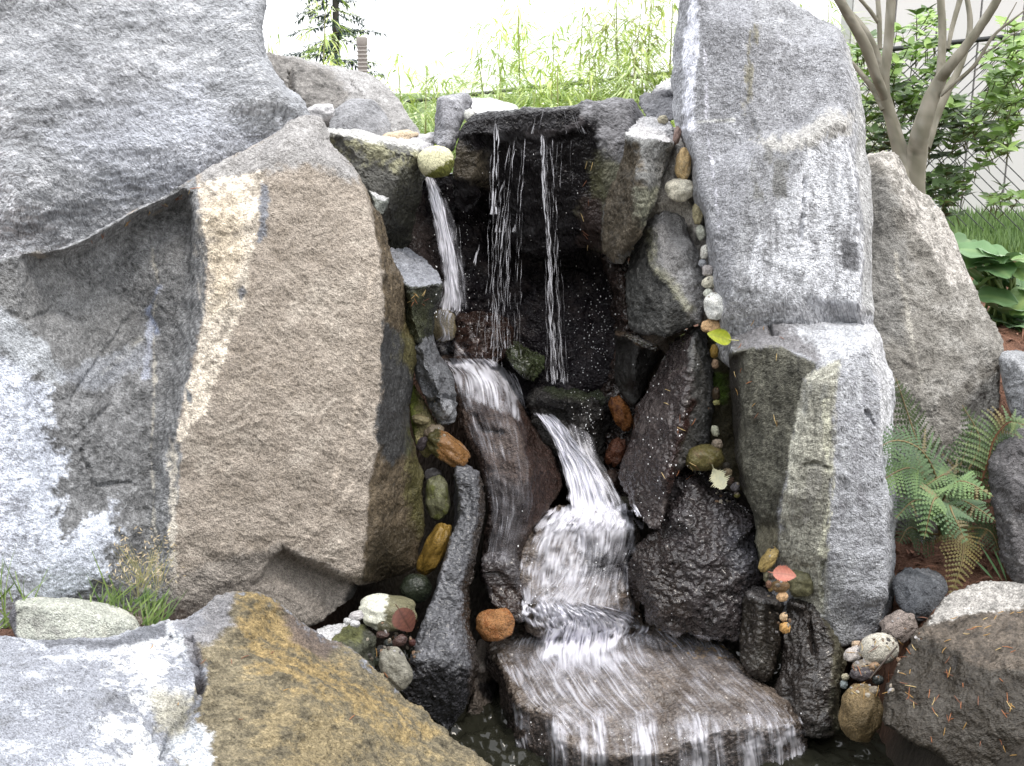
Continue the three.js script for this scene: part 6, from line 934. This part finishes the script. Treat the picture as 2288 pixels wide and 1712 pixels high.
waterSheet('waterfall', 'white ribbon of water falling left of the capstone under the yellow cobble', [[[948, 392], [968, 396], .8, 2.84], [[952, 420], [984, 425], .85, 2.83], [[962, 470], [998, 470], .85, 2.815], [[976, 530], [1010, 535], .85, 2.81], [[984, 590], [1026, 600], .8, 2.805], [[988, 650], [1032, 650], .8, 2.8], [[982, 692], [1034, 696], .85, 2.8]], { flat: .4, cut: .25, edge: .22, end: .03, hu: 1.6, h: 3, relief: 1.4, max: .9 });
waterSheet('waterfall', 'faint veil of water right of the white ribbon', [[[972, 440], [1000, 440], .4, 2.83], [[990, 520], [1024, 520], .4, 2.82], [[1000, 600], [1042, 600], .4, 2.815], [[1012, 690], [1050, 692], .4, 2.81]], { flat: .12, cut: .5, edge: .25, hu: 1.6, h: 3, max: .7 });
waterSheet('stream', 'water sliding over the tan cobble under the left fall', [[[980, 690], [1030, 694], .75], [[975, 715], [1018, 715], .35], [[985, 748], [1015, 752], .6], [[965, 770], [1030, 770], .5], [[985, 795], [1060, 800], .3]], { flat: .18, cut: .45, edge: .15 });
waterSheet('stream', 'white streaked water running over the head of the sloping slab', [[[985, 800], [1100, 800], .55], [[990, 812], [1135, 830], .95], [[1010, 830], [1160, 885], .75], [[1022, 880], [1165, 945], .55]], { flat: .2, cut: .4, edge: .08, max: .9 });
waterSheet('stream', 'thin brownish film of water down the sloping slab', [[[1020, 860], [1150, 900], .55], [[1028, 900], [1175, 960], .5], [[1050, 970], [1190, 1040], .42], [[1080, 1050], [1195, 1110], .35], [[1095, 1120], [1185, 1170], .4], [[1090, 1200], [1165, 1215], .45], [[1078, 1260], [1160, 1275], .35]], { flat: .12, cut: .62, edge: .1, max: .6, blur: .25, long: .6, dens: (u) => 1.05 - .75 * u });
waterSheet('stream', 'clear curl of water dropping off the right edge of the slab head', [[[1120, 815], [1150, 835], .5], [[1130, 840], [1166, 870], .65], [[1142, 880], [1180, 920], .5]], { flat: .15, cut: .4 });
waterSheet('water_chute', 'white water chute rushing down between the slab and the black boulder', [[[1192, 922], [1240, 926], .9, 2.84], [[1208, 945], [1268, 955], 1.1, 2.815], [[1232, 985], [1300, 1000], 1.1, 2.785], [[1252, 1040], [1338, 1040], 1.05, 2.75], [[1262, 1085], [1358, 1080], 1.05, 2.715], [[1266, 1125], [1378, 1125], 1.1, 2.675], [[1262, 1152], [1392, 1150], 1.1, 2.625], [[1252, 1172], [1400, 1172], .9, 2.6]], { flat: .74, cut: .15, con: .8, blur: .2, edge: .2, end: .05, relief: 3, max: .95, hu: 2, h: 3, rag: 1.3, long: .8 });
waterSheet('water_chute', 'thin spreading water on the right side of the white chute', [[[1265, 940], [1320, 965], .35, 2.79], [[1290, 1010], [1345, 1030], .55, 2.745], [[1330, 1080], [1375, 1085], .55, 2.7], [[1350, 1140], [1405, 1140], .6, 2.64]], { flat: .15, cut: .45, edge: .25 });
waterSheet('foam', 'churning white water where the chute hits the step stone', [[[1230, 1126], [1420, 1124], .8], [[1222, 1145], [1430, 1145], 1.15], [[1205, 1165], [1440, 1168], .95], [[1190, 1190], [1440, 1190], .5]], { flat: .5, cut: .15, edge: .16, relief: 4, off: .014, soft: 8, end: .25, rag: 2.2, long: 1.5 });
waterSheet('foam', 'white water sweeping down the left of the step stone', [[[1222, 1140], [1330, 1145], 1], [[1188, 1190], [1325, 1195], .85], [[1164, 1245], [1318, 1255], .75], [[1158, 1300], [1310, 1310], .6], [[1160, 1350], [1310, 1352], .7]], { flat: .24, cut: .4, blur: .2, edge: .2, relief: 3, soft: 6, off: .01, max: .64, rag: 2, dens: (u, v, x, y) => .8 + .35 * N3(x / 45, y / 60, 6) });
waterSheet('foam', 'white curtain of water fanning over the right of the step stone', [[[1280, 1138], [1420, 1140], 1], [[1274, 1172], [1434, 1172], .95], [[1278, 1205], [1428, 1212], .7], [[1284, 1238], [1415, 1242], .4], [[1290, 1270], [1400, 1270], .1]], { flat: .2, cut: .36, blur: .15, edge: .14, relief: 2.5, soft: 6, off: .01, max: .82, end: .14, long: .6, rag: 1.6, dens: (u, v, x, y) => .95 + .35 * N3(x / 40, y / 90, 7) });
waterSheet('stream', 'brownish film of water below the white curtain on the step stone', [[[1250, 1255], [1410, 1265], .35], [[1225, 1300], [1412, 1310], .6], [[1180, 1345], [1420, 1355], .65], [[1170, 1390], [1430, 1400], .5]], { flat: .22, cut: .6, edge: .14, relief: 2, soft: 6, off: .008, max: .45, rag: 1.8, blur: .4 });
waterSheet('foam', 'boiling white foam at the back of the bottom slab', [[[1165, 1325], [1330, 1350], .6], [[1155, 1355], [1420, 1375], 1.05], [[1165, 1385], [1450, 1400], 1.0], [[1200, 1425], [1430, 1430], .55]], { flat: .36, cut: .3, edge: .2, relief: 5, soft: 8, off: .014, end: .3, rag: 3, long: 2, dens: (u, v, x, y) => .95 + .45 * N3(x / 28, y / 20, 3) });
waterSheet('foam', 'bright white mound of foam on the bottom slab', [[[1225, 1375], [1375, 1380], .9], [[1205, 1402], [1400, 1405], 1.35], [[1195, 1428], [1400, 1425], 1.3], [[1185, 1462], [1400, 1455], .6], [[1180, 1505], [1410, 1490], .2], [[1180, 1540], [1420, 1520], .05]], { flat: .66, cut: .05, edge: .36, end: .4, relief: 5, soft: 10, off: .022, max: .98, rag: 3, long: .8 });
waterSheet('water_sheet', 'water fanning out over the top of the bottom slab', [[[1130, 1420], [1600, 1415], .5], [[1112, 1455], [1632, 1460], .55], [[1130, 1500], [1672, 1505], .5], [[1160, 1560], [1735, 1560], .45], [[1200, 1600], [1775, 1610], .45], [[1235, 1650], [1790, 1640], .5]], { flat: .13, cut: .66, edge: .05, max: .5, blur: .45, con: 1.1, long: .5, dens: (u, v, x, y) => .42 + .42 * N3(x / 90, y / 60, 5) + 1.0 * sstep(230, 40, Math.hypot(x - 1300, (y - 1450) * .9)) + .2 * sstep(.5, .9, u) });
waterSheet('waterfall', 'white strands of water spilling over the front of the bottom slab', [[[1135, 1570], [1790, 1600], .3], [[1140, 1605], [1796, 1622], .55], [[1145, 1650], [1802, 1650], .75], [[1150, 1690], [1808, 1690], .8], [[1150, 1760], [1815, 1760], .8]], { flat: .1, cut: .5, edge: .04, max: .68, relief: 2.5, long: .4, blur: .2, rag: 1.4, dens: (u, v, x) => .16 + 1.0 * clamp(.45 + 1.1 * N3(x / 60, 3.3, 1) + .4 * N3(x / 22, 1.3, 4)) });
waterSheet('stream', 'clear water lapping at the foot of the big glossy boulder', [[[1410, 1395], [1600, 1425], .3], [[1430, 1425], [1630, 1445], .6], [[1460, 1450], [1650, 1475], .35]], { flat: .08, cut: .6, edge: .1, max: .8 });
// ---------- droplets ----------
{
  reseed(60); const spots = [], put = (x, y, r, lift) => { const s = surf(x, y); if (!s) return; spots.push([s.p.clone().addScaledVector(s.n, lift), r]); };
  const gauss = () => (rnd() + rnd() + rnd() - 1.5) / 1.5;
  for (let k = 0; k < 150; k++) put(1330 + gauss() * 75, 740 + gauss() * 190, rr(.0005, .0014), .001);
  for (let k = 0; k < 90; k++) put(rr(1060, 1330), rr(330, 860), rr(.0004, .001), .001);
  for (let k = 0; k < 50; k++) put(1050 + gauss() * 50, rr(470, 760), rr(.0004, .0011), .001);
  for (let k = 0; k < 90; k++) put(1310 + gauss() * 45, 960 + gauss() * 110, rr(.0005, .0013), .002);
  for (let k = 0; k < 60; k++) put(rr(1150, 1440), rr(1130, 1400), rr(.0007, .0018), rr(.004, .02));
  for (let k = 0; k < 45; k++) put(rr(1440, 1690), rr(1080, 1400), rr(.0004, .0009), .001);
  for (let k = 0; k < 60; k++) put(rr(1400, 1560), rr(780, 1180), rr(.0006, .0015), .001);
  for (let k = 0; k < 50; k++) put(rr(1130, 1800), rr(1600, 1712), rr(.0005, .0013), rr(.004, .015));
  for (let k = 0; k < 60; k++) put(rr(950, 1050), rr(420, 700), rr(.0008, .0018), rr(.002, .03));
  const im = new THREE.InstancedMesh(new THREE.IcosahedronGeometry(1, 2), plain(.95, .95, .97, .12), spots.length); im.name = 'water_droplets'; im.castShadow = im.receiveShadow = true;  // opaque white: sparkle on the drops put into their colour
  spots.forEach(([p, r], i) => im.setMatrixAt(i, new THREE.Matrix4().compose(p, new THREE.Quaternion(), V(r, r * rr(1, 1.7), r)))); scene.add(im);
  tag(im, 'drops of spray painted white for glints on the wet rock around the falls', null, null, 'stuff');
}
// ---------- fallen leaves and needles ----------
function fallenLeaf(label, cx, cy, len, wid, ang, lift, col, o = {}) {   // ang: pointing direction on the picture, degrees
  const s = surf(cx, cy) ?? { p: P(cx, cy, o.d), n: V(0, .4, .9) }, d = o.d ?? -s.p.z - .02, c = P(cx, cy, d), m = pxm(d), a = -ang * Math.PI / 180, u = V(Math.cos(a), Math.sin(a), o.tz ?? .1).normalize(), nrm = (o.n ?? V(0, .55, .83)).clone().addScaledVector(u, -u.dot(o.n ?? V(0, .55, .83))).normalize(), w = V(0, 0, 0).crossVectors(nrm, u), b = new Build(), n = 26, rows = [];
  reseed(Math.round(cx * 3 + cy));
  for (let i = 0; i <= n; i++) { const t = i / n, r = [], W = wid / 2 * m * Math.pow(Math.max(0, Math.sin(Math.PI * Math.pow(clamp(t), o.pow ?? .75))), .75), tooth = 1 + (o.tooth ?? .07) * ((i % 2) ? 1 : -1) + (o.rag ?? 0) * N3(i * .7, cx, 1); for (let j = -6; j <= 6; j++) { const q = j / 6, k = q * W * (Math.abs(j) === 6 ? tooth : 1), vein = Math.abs((Math.abs(q) * 1.1 + t * 6.5) % 1 - .5) < .12 ? .82 : 1, v = c.clone().addScaledVector(u, (t - .5) * len * m).addScaledVector(w, k).addScaledVector(nrm, (o.cup ?? .3) * k * k / (wid * m * .5 + 1e-6) + .08 * len * m * Math.sin(t * 3 + cx) * (o.curl ?? 1)); r.push(b.v(v.x, v.y, v.z, (j === 0 ? col.map((z) => z * (o.rib ?? .7)) : mix3(col, o.c2 ?? col.map((z) => z * .75), clamp(.5 + N3(t * 5, q * 3, cx)))).map((z) => z * (1 - (1 - vein) * (o.vein ?? 1))))); } rows.push(r); }
  for (let i = 0; i < n; i++) for (let j = 0; j < 12; j++) b.i.push(rows[i][j], rows[i][j + 1], rows[i + 1][j], rows[i + 1][j], rows[i][j + 1], rows[i + 1][j + 1]);
  const g = base('fallen_leaf', c); g.position.set(0, 0, 0); tag(g, label, 'leaf');
  mesh('blade', b.geo(), leafMat(1, 1, 1, o.tr ?? .2), g);
  const tail = c.clone().addScaledVector(u, -.5 * len * m); mesh('stalk', tubeGeo([tail.clone().addScaledVector(u, .1 * len * m), tail, tail.clone().addScaledVector(u, -.22 * len * m).addScaledVector(nrm, .1 * len * m)], [.0012, .0012, .0009], o.stalk ?? col.map((z) => z * .7), 5, 8), caneMat, g);
}
fallenLeaf('yellow green leaf caught on the pebble row under the salmon tan cobble', 1607, 753, 62, 36, 194, 0, [.46, .50, .03], { d: 2.545, c2: [.33, .40, .02], tr: .3, n: V(.1, .45, .88), cup: .35, stalk: [.5, .48, .2] });
fallenLeaf('cream white withered leaf on top of the big glossy boulder', 1606, 1070, 54, 40, 62, 0, [.78, .76, .52], { d: 2.52, c2: [.66, .66, .48], rag: .4, tooth: .14, n: V(.1, .35, .93), pow: 1.15, vein: .3, rib: .9 });
fallenLeaf('pink red leaf resting on the brown banded pebble', 1753, 1284, 56, 38, 6, 0, [.50, .19, .13], { d: 2.335, c2: [.42, .14, .10], rag: .1, n: V(0, .6, .8), vein: .9 });
fallenLeaf('reddish brown leaf on the gravel beside the long black slab', 905, 1386, 66, 58, 62, 0, [.155, .06, .04], { d: 2.235, c2: [.11, .042, .032], n: V(-.1, .5, .86), cup: .15, rib: .45, vein: 1.6, tr: .05 });
fallenLeaf('small rust leaf scrap below the yellow leaf', 1618, 765, 20, 9, 20, 0, [.55, .50, .25], { d: 2.55, c2: [.5, .42, .15] });
{
  reseed(71); const shapes = [0, 1, 2].map((k) => { const g = tubeGeo([V(-.5, 0, 0), V(0, [.05, -.06, .02][k], 0), V(.5, 0, 0)], [.02, .035, .02], [1, 1, 1], 5, 6); return g; });
  const mats = [[.34, .20, .06], [.30, .11, .04], [.46, .34, .15], [.18, .07, .035]].map((c) => { const m = plain(...c, .6); return m; });
  const scatter = (label, group, n, spot) => { for (let k = 0; k < n; k++) { const [x, y, l, a] = spot(k); const s = surf(x, y); if (!s) continue; const m = mesh('conifer_needle', shapes[k % 3], mats[Math.floor(rnd() * 4)]); const q = new THREE.Quaternion().setFromUnitVectors(V(0, 1, 0), s.n); m.quaternion.copy(q).multiply(new THREE.Quaternion().setFromAxisAngle(V(0, 1, 0), a)); m.position.copy(s.p).addScaledVector(s.n, .0022); m.scale.set(l * pxm(-s.p.z), .03, .03); m.scale.y = m.scale.z = .026; tag(m, label, 'needle', group); } };
  const inD = () => { const t = rnd(); return t < .45 ? [rr(2110, 2285), rr(1365, 1475), rr(14, 26), rr(-.5, .5)] : [rr(2030, 2285), rr(1500, 1690), rr(14, 26), rr(.7, 2.4)]; };
  scatter('tan conifer needle lying on the brown wet boulder in the lower right corner', 'needles on the lower right boulder', 48, inD);
  scatter('conifer needle lying on the foreground boulder at the lower left', 'needles on the foreground boulder', 12, () => [rr(330, 900), rr(1440, 1700), rr(12, 24), rr(0, 3.1)]);
  scatter('rusty conifer needle among the stones at the foot of the grey block', 'needles at the foot of the grey block', 34, () => [rr(1900, 2050), rr(1430, 1560), rr(16, 34), rr(0, 3.1)]);
  scatter('conifer needle stuck to the wet dark stones right of the falls', 'needles on the dark right bank stones', 26, (k) => k % 2 ? [rr(1480, 1560), rr(850, 1100), rr(12, 24), rr(.8, 2.3)] : [rr(1640, 1760), rr(720, 960), rr(12, 22), rr(0, 3)]);
  scatter('orange conifer needle on the shady face of the bright topped rock', 'needles on the bright topped rock', 9, () => [rr(915, 970), rr(652, 680), rr(12, 22), rr(0, 3)]);
  scatter('rust conifer needle caught on the dry part of the capstone', 'needles on the capstone', 8, () => [rr(1295, 1330), rr(340, 560), rr(12, 24), rr(.8, 2.2)]);
  scatter('conifer needle on the ragged top ridge of the tan boulder', 'needles on the tan boulder ridge', 16, () => [rr(190, 480), 0, rr(14, 24), rr(-.4, .4)].map((v, i, a) => i === 1 ? 545 - (a[0] - 190) * .5 : v));
}
{ // twig leaning by the white egg shaped cobble
  const a = P(1944, 1516, 2.2), b = P(2005, 1444, 2.22), g = tubeGeo([a, a.clone().lerp(b, .5).add(V(.002, .003, 0)), b], [.0022, .0024, .0018], [.06, .045, .035], 6, 12); tag(mesh('twig', g, caneMat), 'short dark twig leaning on the white egg shaped cobble', 'twig');
}

{ // grit and gravel washed into the joints
  reseed(93); const L = [], tones = [[.20, .17, .13], [.09, .075, .06], [.30, .27, .22], [.05, .045, .04], [.16, .10, .06], [.26, .25, .25]];
  const fill = (n, x0, x1, y0, y1, lo, hi, f) => { for (let k = 0; k < n; k++) { const x = rr(x0, x1), y = rr(y0, y1); if (f && !f(x, y)) continue; const s = surf(x, y); if (!s || s.n.y < .5) continue; L.push([s.p, rr(lo, hi)]); } };
  fill(70, 1600, 1660, 1030, 1130, .003, .006); fill(110, 1690, 1775, 1200, 1430, .003, .007, (x, y) => Math.abs(x - 1700 - (y - 1200) * .25) < 26); fill(120, 1875, 2010, 1425, 1560, .003, .007); fill(90, 820, 935, 1385, 1480, .003, .007); fill(60, 925, 1000, 860, 1030, .002, .005); fill(50, 1570, 1620, 560, 1000, .002, .004); fill(60, 1990, 2060, 1380, 1440, .003, .006); fill(40, 1840, 1990, 1630, 1690, .003, .006);
  const im = new THREE.InstancedMesh(new THREE.DodecahedronGeometry(1, 0), plain(1, 1, 1, .6), L.length); im.name = 'gravel'; im.castShadow = im.receiveShadow = true;
  L.forEach(([p, r], i) => { im.setMatrixAt(i, new THREE.Matrix4().compose(p, new THREE.Quaternion().setFromEuler(new THREE.Euler(rr(0, 6), rr(0, 6), rr(0, 6))), V(r * rr(.7, 1.4), r * rr(.4, .7), r * rr(.6, 1)))); const c = tones[Math.floor(rnd() * 6)]; im.setColorAt(i, new THREE.Color().setRGB(...c)); }); scene.add(im);
  tag(im, 'fine gravel and grit washed between the stones', null, null, 'stuff');
}
renderer.render(scene, camera);
